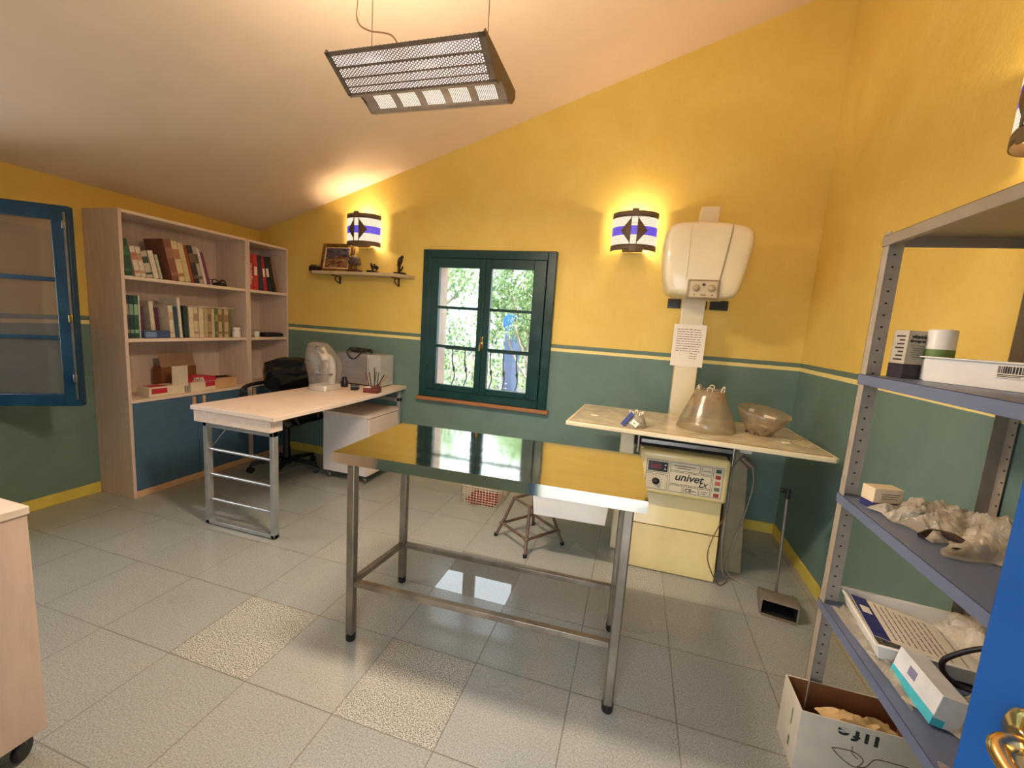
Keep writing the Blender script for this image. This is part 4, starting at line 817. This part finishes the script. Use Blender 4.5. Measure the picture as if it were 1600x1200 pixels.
b = MB(); b.box(3.972, 4.150, -.672, -.60, 1.660, 1.772); cp = b.build('collimator_box', mat('khaki_metal', (146, 124, 92), .4, .2), hd, bevel=.004)
b = MB(); b.box(3.984, 4.138, -.6745, -.672, 1.670, 1.762); b.build('collimator_face', mat('collimator_plate', (196, 178, 140), .35), cp, bevel=.001)
for x in (4.018, 4.104):
    b = MB(); b.lathe([(.022, 0), (.022, .004), (.016, .006), (.015, .020), (.011, .023)], (x, -.6745, 1.722), ax=(0, -1, 0)); b.build('knob', mat('beige_knob', (170, 150, 116), .35), cp)
b = MB(); b.box(4.052, 4.070, -.6752, -.6745, 1.735, 1.750)
b.build('print', M_ink, cp)
for x in (4.012, 4.112): b = MB(); b.cyl((x, -.6745, 1.682), (x, -.6755, 1.682), .004); b.build('dot', M_ink, cp)
b = MB(); b.box(4.045, 4.078, -.6752, -.6745, 1.680, 1.684); b.build('print', M_ink, cp)
# hand switch + cables on the right upright
b = MB(); b.box(4.365, 4.430, -.748, -.731, .765, .815); b.build('switch_plate', M_white, t, bevel=.003)
b = MB(); b.cyl((4.375, -.760, .742), (4.425, -.772, .705), .020); b.cyl((4.425, -.772, .705), (4.440, -.776, .694), .021); b.build('hand_switch', mat('taupe_plastic', (118, 96, 80), .4), t)
b = MB(); b.tube([(4.38, -.757, .742), (4.33, -.79, .66), (4.325, -.80, .5), (4.31, -.86, .30), (4.32, -.86, .15), (4.35, -.84, .03), (4.40, -.80, .008)], .005, n=8, smooth=6); b.build('cable', mat('grey_cable', (150, 140, 124), .5), t)
b = MB(); b.tube([(4.43, -.76, .73), (4.455, -.765, .60), (4.44, -.77, .45), (4.40, -.78, .25), (4.37, -.80, .06), (4.42, -.82, .008), (4.50, -.86, .006), (4.55, -.93, .006)], .0038, n=8, smooth=6); b.build('cable', MC['grey_cable'], t)
b = MB(); b.tube([(4.33, -.81, .42), (4.24, -.935, .27), (4.235, -.94, .15), (4.31, -.92, .01), (4.37, -.86, .012)], .003, n=8, smooth=6); b.build('cable', mat('brown_cable', (110, 86, 60), .5), t)
# notice sheet taped to the column
t = thing('notice_sheet', (4.055, -.303, 1.22), 'printed white notice sheet taped to the machine column', 'notice')
b = MB(); b.box(3.950, 4.160, -.3035, -.302, 1.222, 1.512); b.build('sheet', M_paper, t)
rnd = random.Random(5); b = MB()
for k in range(13):
    z = 1.478-k*.0165; x_e = 4.135 if k < 10 else 4.12; x = 3.975 if k < 10 else 4.07
    while x < x_e-.01:
        w_ = min(rnd.uniform(.010, .03), x_e-x); b.box(x, x+w_*.8, -.3041, -.3035, z-.003, z+.002); x += w_
b.build('text_lines', mat('faded_ink', (140, 128, 120), .7), t)
# sockets
for x0_, x1_, nm in ((3.905, 4.018, 'dark wall socket just left of the machine column'), (4.150, 4.180, 'sliver of a dark wall socket directly right of the column'), (4.200, 4.325, 'dark wall socket to the right of the machine column')):
    t = thing('wall_socket', ((x0_+x1_)/2, 0, 1.635), nm, 'socket', 'dark sockets under the machine head')
    b = MB(); b.box(x0_, x1_, -.012, 0, 1.635, 1.705); b.build('plate', mat('dark_green_plastic', (22, 36, 34), .3), t, bevel=.003)
    if x1_-x0_ > .05:
        for k in (0, 1, 2):
            b = MB(); q_ = x0_+(x1_-x0_)*(.2+.3*k); b.box(q_-.014, q_+.014, -.016, -.012, 1.648, 1.692); b.build('module', M_black, t, bevel=.001)
# collars
def tabs(b, c, r, z, n, a0=0, h=.022):
    for k in range(n):
        a = a0+2*PI*k/n; b.tube([(c[0]+r*math.cos(a-.16), c[1]+r*math.sin(a-.16), z-.004), (c[0]+(r)*math.cos(a-.16), c[1]+r*math.sin(a-.16), z+h*.7), (c[0]+r*math.cos(a), c[1]+r*math.sin(a), z+h), (c[0]+r*math.cos(a+.16), c[1]+r*math.sin(a+.16), z+h*.7), (c[0]+r*math.cos(a+.16), c[1]+r*math.sin(a+.16), z-.004)], .0035, n=6, smooth=3)
Zt = XZ+.0025
t = thing('pet_collar', (4.155, -.765, Zt), 'large brown-stained clear pet cone standing narrow end up on the X-ray table', 'pet cone')
b = MB(); b.lathe([(.166, 0), (.150, .05), (.118, .13), (.090, .20), (.076, .236)], (4.155, -.765, Zt), n=40, cap0=False, cap1=False, wob=.04); b.build('cone', M_collar, t, solid=.0015, sharp=60)
b = MB(); tabs(b, (4.16, -.765), .077, Zt+.232, 6, .3); b.build('tabs', glass('tab_plastic', (235, 225, 200), refl=.15, cloud=.6, ccol=(230, 216, 180)), t)
t = thing('pet_collar', (4.44, -.74, Zt), 'stained clear pet cone standing wide end up like a bowl', 'pet cone')
b = MB(); c_ = (4.445, -.74, Zt); b.lathe([(.062, .0), (.085, .04), (.115, .085), (.145, .14)], c_, n=10, cap0=False, cap1=False, ax=(.10, -.12, 1), wob=.05, seed=3); b.build('cone', M_collar2, t, solid=.0015, sharp=20)
b = MB(); tabs(b, (4.445, -.74), .062, Zt+.006, 5, .6, .010); b.build('tabs', M_bronze, t)
b = MB(); b.obox((4.470, -.83, Zt+.112), (.06, .002, .03), rz=.2, rx=-.7, ry=.3); b.obox((4.42, -.64, Zt+.115), (.028, .003, .035), rx=.6); b.build('paper_tag', M_paper, t)
t = thing('pet_collar', (3.745, -.985, Zt), 'small clear pet cone with blue band and tag at the left of the X-ray table', 'pet cone')
b = MB(); b.lathe([(.066, 0), (.052, .04), (.036, .078)], (3.752, -.96, Zt), n=28, cap0=False, cap1=False); b.build('cone', glass('small_collar_plastic', (228, 224, 205), refl=.12, cloud=.25), t, solid=.001, sharp=60)
b = MB(); tabs(b, (3.752, -.96), .037, Zt+.075, 5, .3, .014); b.build('tabs', MC.get('paper'), t)
b = MB(); b.X = Matrix.Translation((3.705, -1.000, Zt+.045)) @ Matrix.Rotation(R(-40), 4, 'Z') @ Matrix.Rotation(R(26), 4, 'Y') @ Matrix.Rotation(R(-22), 4, 'X'); b.box(-.014, .014, -.002, .002, -.046, .046); b.build('blue_band', bookmat((28, 46, 120)), t)
b = MB(); b.obox((3.747, -1.028, Zt+.030), (.040, .002, .030), rz=-.1, rx=-.45, ry=.6); b.build('tag', M_paper, t)
b = MB(); b.obox((3.745, -1.0305, Zt+.031), (.018, .001, .004), rz=-.1, rx=-.45, ry=.6); b.obox((3.752, -1.0315, Zt+.024), (.006, .001, .010), rz=-.1, rx=-.45, ry=.6); b.build('print', M_ink, t)
for x, y, s_, r_, nm in ((4.545, -.90, .035, .3, 'folded white paper scrap lying right of the bowl-shaped cone'), (3.50, -.78, .045, .2, 'small pale paper slip lying at the left end of the X-ray table')):
    b = MB(); b.X = Matrix.Translation((x, y, Zt)) @ Matrix.Rotation(r_, 4, 'Z'); b.box(-s_/2, s_/2, -.013, .013, 0, .003); tag(b.build('paper_scrap', M_paper), nm, 'paper')
b = MB(); rnd = random.Random(8)
for k in range(70):
    x, y = rnd.gauss(4.60, .045), rnd.gauss(-.84, .07); b.obox((x, y, Zt+.002), (rnd.uniform(.004, .022), .003, .002), rz=rnd.uniform(0, 3))
tag(b.build('crumbs', mat('debris', (206, 190, 150), .8)), 'dry crumbs and plastic shreds scattered right of the stained cones', 'crumbs', kind='stuff')

# ------------------------------------------------------------------ dustpan
t = thing('dustpan', (4.58, -1.03, 0), 'grey long-handled dustpan with black mouth standing by the right wall', 'dustpan')
M_dp = mat('dustpan_grey', (128, 118, 104), .5, var=.1)
b = MB(); b.X = Matrix.Translation((4.585, -1.02, 0)) @ Matrix.Rotation(R(-10), 4, 'Z')
b.prism([(-.10, 0), (.09, 0), (.09, .045), (.02, .082), (-.085, .088), (-.10, .084)], 'x', -.088, -.080); b.prism([(-.10, 0), (.09, 0), (.09, .045), (.02, .082), (-.085, .088), (-.10, .084)], 'x', .080, .088)
b.prism([(.09, .003), (.09, .045), (.02, .082), (-.085, .088), (-.10, .084), (-.10, .080), (-.083, .084), (.018, .078), (.086, .043), (.086, .003)], 'x', -.080, .080); b.box(-.080, .080, -.115, .09, 0, .003); b.build('pan', M_dp, t, bevel=.002)
b2 = MB(); b2.X = b.X; b2.box(-.079, .079, -.09, .08, .0032, .0045); b2.box(-.079, .079, .078, .085, .004, .042); b2.box(-.0795, -.0785, -.09, .08, .004, .06); b2.box(.0785, .0795, -.09, .08, .004, .06); b2.box(-.079, .079, -.080, .015, .076, .0775); b2.build('black_lining', M_dark, t)
b2 = MB(); b2.cyl((4.578, -1.0, .085), (4.560, -1.0, .62), .0065); b2.build('handle', M_steelg, t)
b2 = MB(); b2.cyl((4.560, -1.0, .615), (4.558, -1.0, .665), .013); b2.obox((4.548, -1.0, .655), (.05, .022, .022)); b2.build('grip', M_black, t, bevel=.004)

# ------------------------------------------------------------------ stool, basket, bin
M_tube = mat('rusty_tube', (120, 98, 84), .45, .4, var=.2, scale=12)
t = thing('stool', (3.15, -.85, 0), 'low square-legged tube frame stool under the steel table', 'stool')
F = [(2.925, -.88), (3.18, -1.07), (3.372, -.82), (3.125, -.62)]; C_ = (3.15, -.848)
tp = [(C_[0]+(x-C_[0])*.52, C_[1]+(y-C_[1])*.52) for x, y in F]
for (x, y), (tx_, ty_) in zip(F, tp):
    b = MB(); b.tube([(x, y, .006), (x+(tx_-x)*.5, y+(ty_-y)*.5, .135), (tx_, ty_, .286)], .0105, n=10, smooth=3); lg = b.build('leg', M_tube, t)
    b = MB(); b.lathe([(.012, 0), (.0135, .004), (.0135, .02), (.011, .022)], (x, y, 0)); b.build('foot', M_black, lg)
rg = [(x+(tx_-x)*.36, y+(ty_-y)*.36, .098) for (x, y), (tx_, ty_) in zip(F, tp)]
pts = []
for k in range(4):
    p, q_ = Vector(rg[k]), Vector(rg[(k+1) % 4]); m_ = [p.lerp(q_, s_) for s_ in (.12, .5, .88)]; o_ = (Vector(rg[k])-Vector((C_[0], C_[1], .098)))*.06; pts += [p+o_]+m_
b = MB(); b.tube(pts, .0095, n=10, smooth=4, closed=True); b.build('foot_ring', M_tube, t)
b = MB(); b.tube([(x, y, .286) for x, y in tp], .0105, n=10, smooth=1, closed=True); b.build('top_ring', M_tube, t)
t = thing('white_bin', (3.39, -.93, .297), 'white plastic bin resting on the stool under the steel table', 'bin')
def openbox(b, x0, x1, y0, y1, z0, z1, th=.004, taper=0):
    k = taper; o0 = [(x0+k, y0+k, z0), (x1-k, y0+k, z0), (x1-k, y1-k, z0), (x0+k, y1-k, z0)]; o1 = [(x0, y0, z1), (x1, y0, z1), (x1, y1, z1), (x0, y1, z1)]
    i1 = [(x0+th, y0+th, z1), (x1-th, y0+th, z1), (x1-th, y1-th, z1), (x0+th, y1-th, z1)]; i0 = [(x0+k+th, y0+k+th, z0+th), (x1-k-th, y0+k+th, z0+th), (x1-k-th, y1-k-th, z0+th), (x0+k+th, y1-k-th, z0+th)]
    b.loft([o0, o1, i1, i0])
b = MB(); b.X = Matrix.Translation((3.42, -.90, .297)) @ Matrix.Rotation(R(3), 4, 'Z'); openbox(b, -.225, .225, -.18, .16, 0, .14, .004, .012); b.build('tub', M_white, t, bevel=.004)
b2 = MB(); b2.X = b.X
for q_ in ((-.232, .232, -.187, -.178), (-.232, .232, .158, .167), (-.232, -.223, -.178, .158), (.223, .232, -.178, .158)): b2.box(*q_, .134, .142)
b2.build('rim', M_white, t, bevel=.002)
M_wire = mat('white_wire', (214, 202, 180), .45, var=.1)
t = thing('wire_basket', (2.66, -.33, 0), 'white wire basket holding red cloth on the floor below the window', 'basket')
b = MB(); bx0, bx1, by0, by1, bh = 2.503, 2.80, -.49, -.20, .15
for k in range(13):
    x = bx0+(bx1-bx0)*k/12
    for yy in (by0, by1): b.cyl((x, yy, .004), (x, yy, bh), .0019, n=6)
    b.cyl((x, by0, .004), (x, by1, .004), .0019, n=6)
for k in range(8):
    z = .006+(bh-.006)*k/7
    for yy in (by0, by1): b.cyl((bx0, yy-.001, z), (bx1, yy-.001, z), .0019, n=6)
    for x in (bx0, bx1): b.cyl((x, by0, z), (x, by1, z), .0019, n=6)
for k in range(12):
    y = by0+(by1-by0)*k/11
    for x in (bx0, bx1): b.cyl((x, y, .004), (x, y, bh), .0019, n=6)
b.build('wire_mesh', M_wire, t)
b = MB(); b.tube([(bx0, by0, bh), (bx1, by0, bh), (bx1, by1, bh), (bx0, by1, bh)], .0035, n=8, smooth=1, closed=True); b.build('rim', M_wire, t)
b = MB(); b.X = Matrix.Translation((2.65, -.345, .006)); vs, fs = crumple(16, 14, .26, .25, .025, 4.0); b.add(vs, fs); tag(b.build('red_cloth', mat('dark_red_cloth', (140, 48, 40), .8, var=.2), solid=.004), 'dark red cloth lying inside the white wire basket', 'cloth')

# ------------------------------------------------------------------ cabinet in the left foreground
M_cab = mat('pinkish_beech_laminate', (214, 188, 168), .5, var=.05, scale=5, stretch=(6, 6, 1))
t = thing('trolley_cabinet', (1.78, -3.02, 0), 'beech cabinet on black casters cut by the left picture edge', 'cabinet')
b = MB(); b.box(1.50, 2.058, -3.32, -2.75, .078, .787); b.build('body', M_cab, t, bevel=.002)
b = MB(); b.box(1.495, 2.063, -3.325, -2.746, .788, .812); b.build('top', M_laminate, t, bevel=.002)
for x, y in ((2.02, -2.80), (2.02, -3.27), (1.55, -2.80), (1.55, -3.27)): caster(x, y, t, .078, .033)

# ------------------------------------------------------------------ metal rack on the right
mr = bpy.data.materials.new('perforated_post'); mr.use_nodes = True; g = NG(mr); p = g.n['Principled BSDF']; P = g.n.new('ShaderNodeNewGeometry').outputs['Position']; x, y, z = g.xyz(P)
n_ = g.n.new('ShaderNodeNewGeometry').outputs['Normal']; nx, ny, nz_ = g.xyz(n_)
RX0, RX1, RY1, RY0 = 4.433, RW-.006, -1.812, -2.70
fz = g.m('SUBTRACT', g.m('MULTIPLY', g.m('FRACT', g.m('DIVIDE', z, .038)), .038), .019)
def hole(c, axis): 
    d_ = g.m('ABSOLUTE', g.m('SUBTRACT', axis, c)); return g.m('LESS_THAN', g.m('ADD', g.m('POWER', g.m('MULTIPLY', d_, .7), 2.0), g.m('POWER', fz, 2.0)), .0029**2)
hy_ = g.m('MULTIPLY', g.m('GREATER_THAN', g.m('ABSOLUTE', ny), .7), hole(RX0+.034, x))
hx_ = g.m('MULTIPLY', g.m('GREATER_THAN', g.m('ABSOLUTE', nx), .7), g.m('MULTIPLY', g.m('GREATER_THAN', x, 4.7), g.m('MAXIMUM', hole(RY1-.026, y), hole(RY0+.026, y))))
hh = g.m('MAXIMUM', hy_, hx_)
g.l.new(g.mix(hh, g.mix(g.ramp(g.noise(P, 20), .3, .7), S(150, 138, 122), S(166, 154, 138)), S(20, 18, 16)), p.inputs['Base Color']); p.inputs['Roughness'].default_value = .45
t = thing('metal_rack', (4.65, -2.2, 0), 'grey perforated-post metal shelving rack along the right wall', 'rack')
for (x, sx) in ((RX0, 1), (RX1, -1)):
    for (y, sy) in ((RY1, -1), (RY0, 1)):
        b = MB(); fl = .055 if sx > 0 else .037; b.box(min(x, x+sx*fl), max(x, x+sx*fl), min(y, y+sy*.002), max(y, y+sy*.002), 0, 1.795); b.box(min(x, x+sx*.002), max(x, x+sx*.002), min(y, y+sy*.035), max(y, y+sy*.035), 0, 1.795); b.build('post', mr, t)
def rshelf(ztop, lip=.032):
    b = MB(); e = .003; b.box(RX0-e, RX1, RY0-e, RY1+e, ztop-.002, ztop)
    b.box(RX0-e, RX0-e+.0015, RY0-e, RY1+e, ztop-lip, ztop); b.box(RX1-.0015, RX1, RY0-e, RY1+e, ztop-lip, ztop); b.box(RX0-e, RX1, RY1+e-.0015, RY1+e, ztop-lip, ztop); b.box(RX0-e, RX1, RY0-e, RY0-e+.0015, ztop-lip, ztop)
    b.box(RX0-e, RX0+.014, RY0-e, RY1+e, ztop-lip-.001, ztop-lip); b.build('shelf', M_rackdaylit if ztop < 1.7 else M_rack, t, bevel=.001)
for z in (1.785, 1.345, .932, .535): rshelf(z)
Z_m, Z_t, Z_f = 1.3455, .9325, .5355
# things on rack
t = thing('medicine_box', (4.56, -1.80, Z_m), 'upright white carton with dark base and printed name beside the rack post', 'box')
BX = Matrix.Translation((4.535, -1.855, Z_m)) @ Matrix.Rotation(R(16), 4, 'Z')
b = MB(); b.X = BX; b.box(-.037, .037, -.026, .026, .044, .147); b.build('carton', mat('grey_white_carton', (190, 180, 158), .6), t, bevel=.001)
b = MB(); b.X = BX; b.box(-.0375, .0375, -.0265, .0265, 0, .0445); b.build('dark_base', bookmat((40, 28, 34)), t)
rv, uv = BX.to_3x3() @ Vector((1, 0, 0)), Vector((0, 0, 1))
text('vitamin', .017, BX @ Vector((-.026, -.0266, .124)), rv, uv, M_ink, t, bold=.0004); text('therapeutic', .0125, BX @ Vector((-.030, -.0266, .112)), rv, uv, M_ink, t, bold=.0004)
b = MB(); b.X = BX
for k in range(6): b.box(-.024+.004*(k % 3), .022-.003*(k % 2), -.0268, -.0261, .101-k*.007, .1022-k*.007)
for k in range(7): b.box(-.0376, -.0371, -.016, .014-.006*(k % 3), .055+k*.012, .060+k*.012)
b.build('small_print', M_ink, t)
t = thing('tub', (4.625, -1.835, Z_m), 'round white container with a green band behind the white tray', 'tub')
b = MB(); b.lathe([(.032, 0), (.034, .003), (.034, .150), (.031, .154)], (4.592, -1.885, Z_m), n=32); b.build('body', M_white, t, bevel=.001)
b = MB(); b.lathe([(.0344, .062), (.0346, .063), (.0346, .094), (.0344, .095)], (4.592, -1.885, Z_m), n=32, cap0=False, cap1=False); b.build('green_band', bookmat((92, 122, 44)), t)
t = thing('plastic_tray', (4.66, -2.02, Z_m), 'long white plastic tray with barcode label on the second rack shelf', 'tray')
TXr = Matrix.Translation((4.532, -1.935, Z_m)) @ Matrix.Rotation(R(-62), 4, 'Z')
b = MB(); b.X = TXr; openbox(b, 0.0, .32, .0, .17, 0, .072, .003, .004); b.build('tub', M_white, t, bevel=.006, seg=3)
b = MB(); b.X = TXr; openbox(b, -.007, .327, -.007, .177, .069, .073, .004, 0)
b = MB(); b.X = TXr
for q_ in ((-.008, .328, -.008, 0), (-.008, .328, .17, .178), (-.008, 0, 0, .17), (.32, .328, 0, .17)): b.box(*q_, .069, .073)
b.build('rim', M_white, t, bevel=.001)
b = MB(); b.X = TXr; rnd = random.Random(2); x = .17
b.box(.165, .245, -.0012, -.0002, .032, .066); lbp = b.build('label', M_paper, t)
b = MB(); b.X = TXr; x = .170
while x < .238: w_ = rnd.choice((.0015, .0025, .004)); b.box(x, x+w_, -.0018, -.0012, .044, .062); x += w_+rnd.choice((.0012, .002))
b.box(.17, .23, -.0018, -.0012, .039, .041); b.box(.17, .215, -.0018, -.0012, .035, .037); b.build('barcode', M_ink, t)
b = MB(); b.X = TXr; b.cyl((.266, -.0002, .047), (.266, -.0016, .047), .012); b.build('red_sticker', M_red, t)
t = thing('carton', (4.52, -1.87, Z_t), 'small white carton with navy base at the end of the third rack shelf', 'carton')
BX = Matrix.Translation((4.510, -1.905, Z_t)) @ Matrix.Rotation(R(14), 4, 'Z')
b = MB(); b.X = BX; b.box(-.045, .045, -.025, .025, .020, .066); b.build('body', mat('warm_white_carton', (226, 204, 168), .55), t, bevel=.0015)
b = MB(); b.X = BX; b.box(-.0455, .0455, -.0255, .0255, 0, .0205); b.build('navy_base', bookmat((28, 34, 92)), t, bevel=.001)
b = MB(); b.X = BX
for k in range(3): b.box(-.022, .034-.004*k, -.0262, -.0250, .048-k*.007, .0495-k*.007)
for k in range(2): b.box(-.018+k*.018, -.010+k*.018, -.0262, -.0255, .008, .014); 
b.build('small_print', M_ink, t)
def bag(name, x, y, z, sx, sy, h, seed, rz, label, m=M_bag, nx=64, ny=56):
    vs, fs = crumple(nx, ny, sx, sy, h, seed); b = MB(); b.X = Matrix.Translation((x, y, z)) @ Matrix.Rotation(rz, 4, 'Z')
    xs = []
    b.add(vs, fs)
    for v in b.v: v.x = min(max(v.x, RX0-.004), RX1-.012)
    return tag(b.build(name, m, recalc=False, sharp=80), label, 'plastic bag', 'crumpled clear plastic bags on the rack')
bag('plastic_bag', 4.60, -2.015, Z_t, .26, .22, .09, 1.3, .3, 'clear crumpled plastic bag nearest the small navy-based carton')
bag('plastic_bag', 4.69, -2.16, Z_t, .28, .26, .12, 2.7, -.4, 'largest bright heap of clear plastic in the middle of the third rack shelf')
bag('plastic_bag', 4.68, -2.38, Z_t, .30, .26, .13, 7.1, .8, 'clear plastic bag on the third rack shelf beside the blue door')
b = MB(); b.tube([(4.500, -2.13, Z_t+.006), (4.53, -2.12, Z_t+.018), (4.56, -2.15, Z_t+.022), (4.565, -2.20, Z_t+.012), (4.53, -2.20, Z_t+.006)], .010, n=8, smooth=4); tag(b.build('strap', M_bronze), 'small dark looped strap lying by the front edge of the third rack shelf', 'strap')
# fourth shelf
t = thing('plastic_tray', (4.66, -1.98, Z_f), 'open white tray holding a leaflet on the lowest visible rack shelf', 'tray')
TXl = Matrix.Translation((4.475, -1.975, Z_f+.010)) @ Matrix.Rotation(R(-6), 4, 'Z')
b = MB(); b.X = TXl; openbox(b, 0, .345, -.145, .155, 0, .050, .004, .012); b.build('tub', M_white, t, bevel=.006, seg=3)
b = MB(); b.X = TXl
for q_ in ((-.008, .353, -.153, -.145), (-.008, .353, .155, .163), (-.008, 0, -.145, .155), (.345, .353, -.145, .155)): b.box(*q_, .046, .052)
b.build('rim', M_white, t, bevel=.002)
t = thing('leaflet', (4.6, -1.97, Z_f+.06), 'white leaflet with navy header lying across the open tray', 'leaflet')
LX = Matrix.Translation((4.585, -1.985, Z_f+.046)) @ Matrix.Rotation(R(-8), 4, 'Z') @ Matrix.Rotation(R(8), 4, 'Y')
b = MB(); b.X = LX; b.box(-.105, .12, -.110, .110, 0, .0015); b.build('sheet', M_paper, t)
b = MB(); b.X = LX; b.box(-.105, -.062, -.110, .110, .0015, .0022); b.build('navy_header', bookmat((34, 34, 110)), t)
b = MB(); b.X = LX; b.box(-.095, -.070, .015, .055, .0022, .0028); b.build('header_logo', M_paper, t)
b = MB(); b.X = LX; rnd = random.Random(3)
for k in range(9):
    y = -.09
    while y < .085: w_ = rnd.uniform(.008, .03); b.box(-.045+k*.016, -.041+k*.016, y, y+w_*.8, .0015, .002); y += w_
b.build('text_lines', MC['faded_ink'], t)
bag('plastic_bag', 4.500, -2.06, Z_f, .085, .40, .035, 9.2, .05, 'flat clear plastic wrap lying under the front edge of the open tray', nx=14, ny=40)
bag('plastic_bag', 4.74, -2.10, Z_f+.085, .16, .26, .11, 5.5, .2, 'clear plastic bag piled in the back of the open tray', nx=24, ny=30)
t = thing('glove_box', (4.50, -2.24, Z_f), 'white and teal dispenser box standing on edge at the rack front', 'box')
GX = Matrix.Translation((4.492, -2.255, Z_f)) @ Matrix.Rotation(R(-88), 4, 'Z') @ Matrix.Rotation(R(-14), 4, 'X')
b = MB(); b.X = Matrix.Translation((4.487, -2.235, Z_f+.008)) @ Matrix.Rotation(R(10), 4, 'Y'); b.box(-.006, .052, -.085, .085, .0, .082); b.build('body', mat('pale_box', (222, 222, 222), .5), t, bevel=.0015)
b2 = MB(); b2.X = b.X; b2.box(-.0068, -.0060, -.085, .085, 0, .026); b2.box(-.0068, .02, -.0856, -.085, 0, .020); b2.build('teal_stripe', bookmat((60, 190, 206)), t)
b2 = MB(); b2.X = b.X; b2.box(-.0068, -.0060, .0, .03, .042, .066); b2.build('printed_mark', bookmat((130, 126, 160)), t)
bag('plastic_bag', 4.68, -2.32, Z_f, .30, .30, .12, 11.4, .5, 'clear plastic bag behind the white and teal box on the lowest visible shelf')
bag('plastic_bag', 4.52, -2.52, Z_f, .12, .20, .06, 14.4, .3, 'small crumpled plastic bag at the very bottom beside the blue door', nx=18, ny=20)
b = MB(); b.tube([(4.78, -2.31, .80), (4.72, -2.26, .76), (4.64, -2.20, .70), (4.595, -2.165, .635), (4.585, -2.16, .60), (4.60, -2.175, .575), (4.64, -2.20, .575), (4.70, -2.26, .62), (4.76, -2.32, .70), (4.79, -2.36, .80)], .0065, n=10, smooth=5); tag(b.build('hose', mat('black_hose', (34, 24, 28), .35)), 'dark looped hose hanging behind the open tray on the rack', 'hose')
# cardboard box on the floor
t = thing('cardboard_box', (4.52, -1.89, 0), 'open white cardboard box with upside-down print on the floor under the rack', 'box')
kx0, kx1, ky0, ky1, kh = 4.362, 4.720, -1.995, -1.835, .225
b = MB(); th_ = .004
b.box(kx0, kx0+th_, ky0, ky1, 0, kh); b.box(kx1-th_, kx1, ky0, ky1, 0, kh); b.box(kx0+th_, kx1-th_, ky0, ky0+th_, 0, kh); b.box(kx0+th_, kx1-th_, ky1-th_, ky1, 0, kh); b.box(kx0+th_, kx1-th_, ky0+th_, ky1-th_, 0, th_); b.build('shell', M_cardw, t)
b = MB(); i2 = th_+.0006; q2 = i2+.001
b.box(kx0+i2, kx1-i2, ky1-q2, ky1-i2, .005, kh-.001); b.box(kx0+i2, kx1-i2, ky0+i2, ky0+q2, .005, kh-.001); b.box(kx0+i2, kx0+q2, ky0+q2, ky1-q2, .005, kh-.001); b.box(kx1-q2, kx1-i2, ky0+q2, ky1-q2, .005, kh-.001); b.box(kx0+q2, kx1-q2, ky0+q2, ky1-q2, .005, .006); b.build('lining', M_card, t)
M_bprint = mat('dark_green_print', (30, 44, 44), .7)
text('life', .050, (kx0+.222, ky0-.0008, kh-.020), (-1, 0, 0), (0, 0, -1), M_bprint, t, bold=.0016, xs=1.35, space=1.35)
b = MB(); dz_ = .075
b.tube([(kx0+.10, ky0-.001, dz_+.05), (kx0+.13, ky0-.001, dz_+.056), (kx0+.165, ky0-.001, dz_+.055), (kx0+.19, ky0-.001, dz_+.035), (kx0+.175, ky0-.001, dz_+.005), (kx0+.15, ky0-.001, dz_+.01), (kx0+.12, ky0-.001, dz_+.03), (kx0+.10, ky0-.001, dz_+.05)], .0014, n=5, smooth=4)
b.tube([(kx0+.175, ky0-.001, dz_+.005), (kx0+.20, ky0-.001, dz_+.015), (kx0+.22, ky0-.001, dz_+.05), (kx0+.26, ky0-.001, dz_+.055), (kx0+.33, ky0-.001, dz_+.055)], .0014, n=5, smooth=4)
b.tube([(kx0+.155, ky0-.001, dz_+.075), (kx0+.157, ky0-.001, dz_+.05), (kx0+.175, ky0-.001, dz_+.035)], .0012, n=5, smooth=3); b.build('line_drawing', MC['faded_ink'] if 0 else mat('brown_print', (84, 66, 50), .7), t)
for q_ in ((ky0+.05, ky0+.062, .04, .075), (ky0+.055, ky0+.062, .12, .18)):
    b = MB(); b.box(kx0-.0008, kx0, *q_); b.build('side_print', mat('pale_green_print', (120, 128, 100), .7), t)
b = MB(); b.X = Matrix.Translation((4.56, -1.93, kh-.060)); vs, fs = crumple(16, 10, .22, .09, .05, 6.0); b.add(vs, fs); tag(b.build('wrapping', mat('cream_wrapping', (220, 186, 130), .5, var=.15)), 'cream crumpled wrapping inside the open cardboard box', 'wrapping')
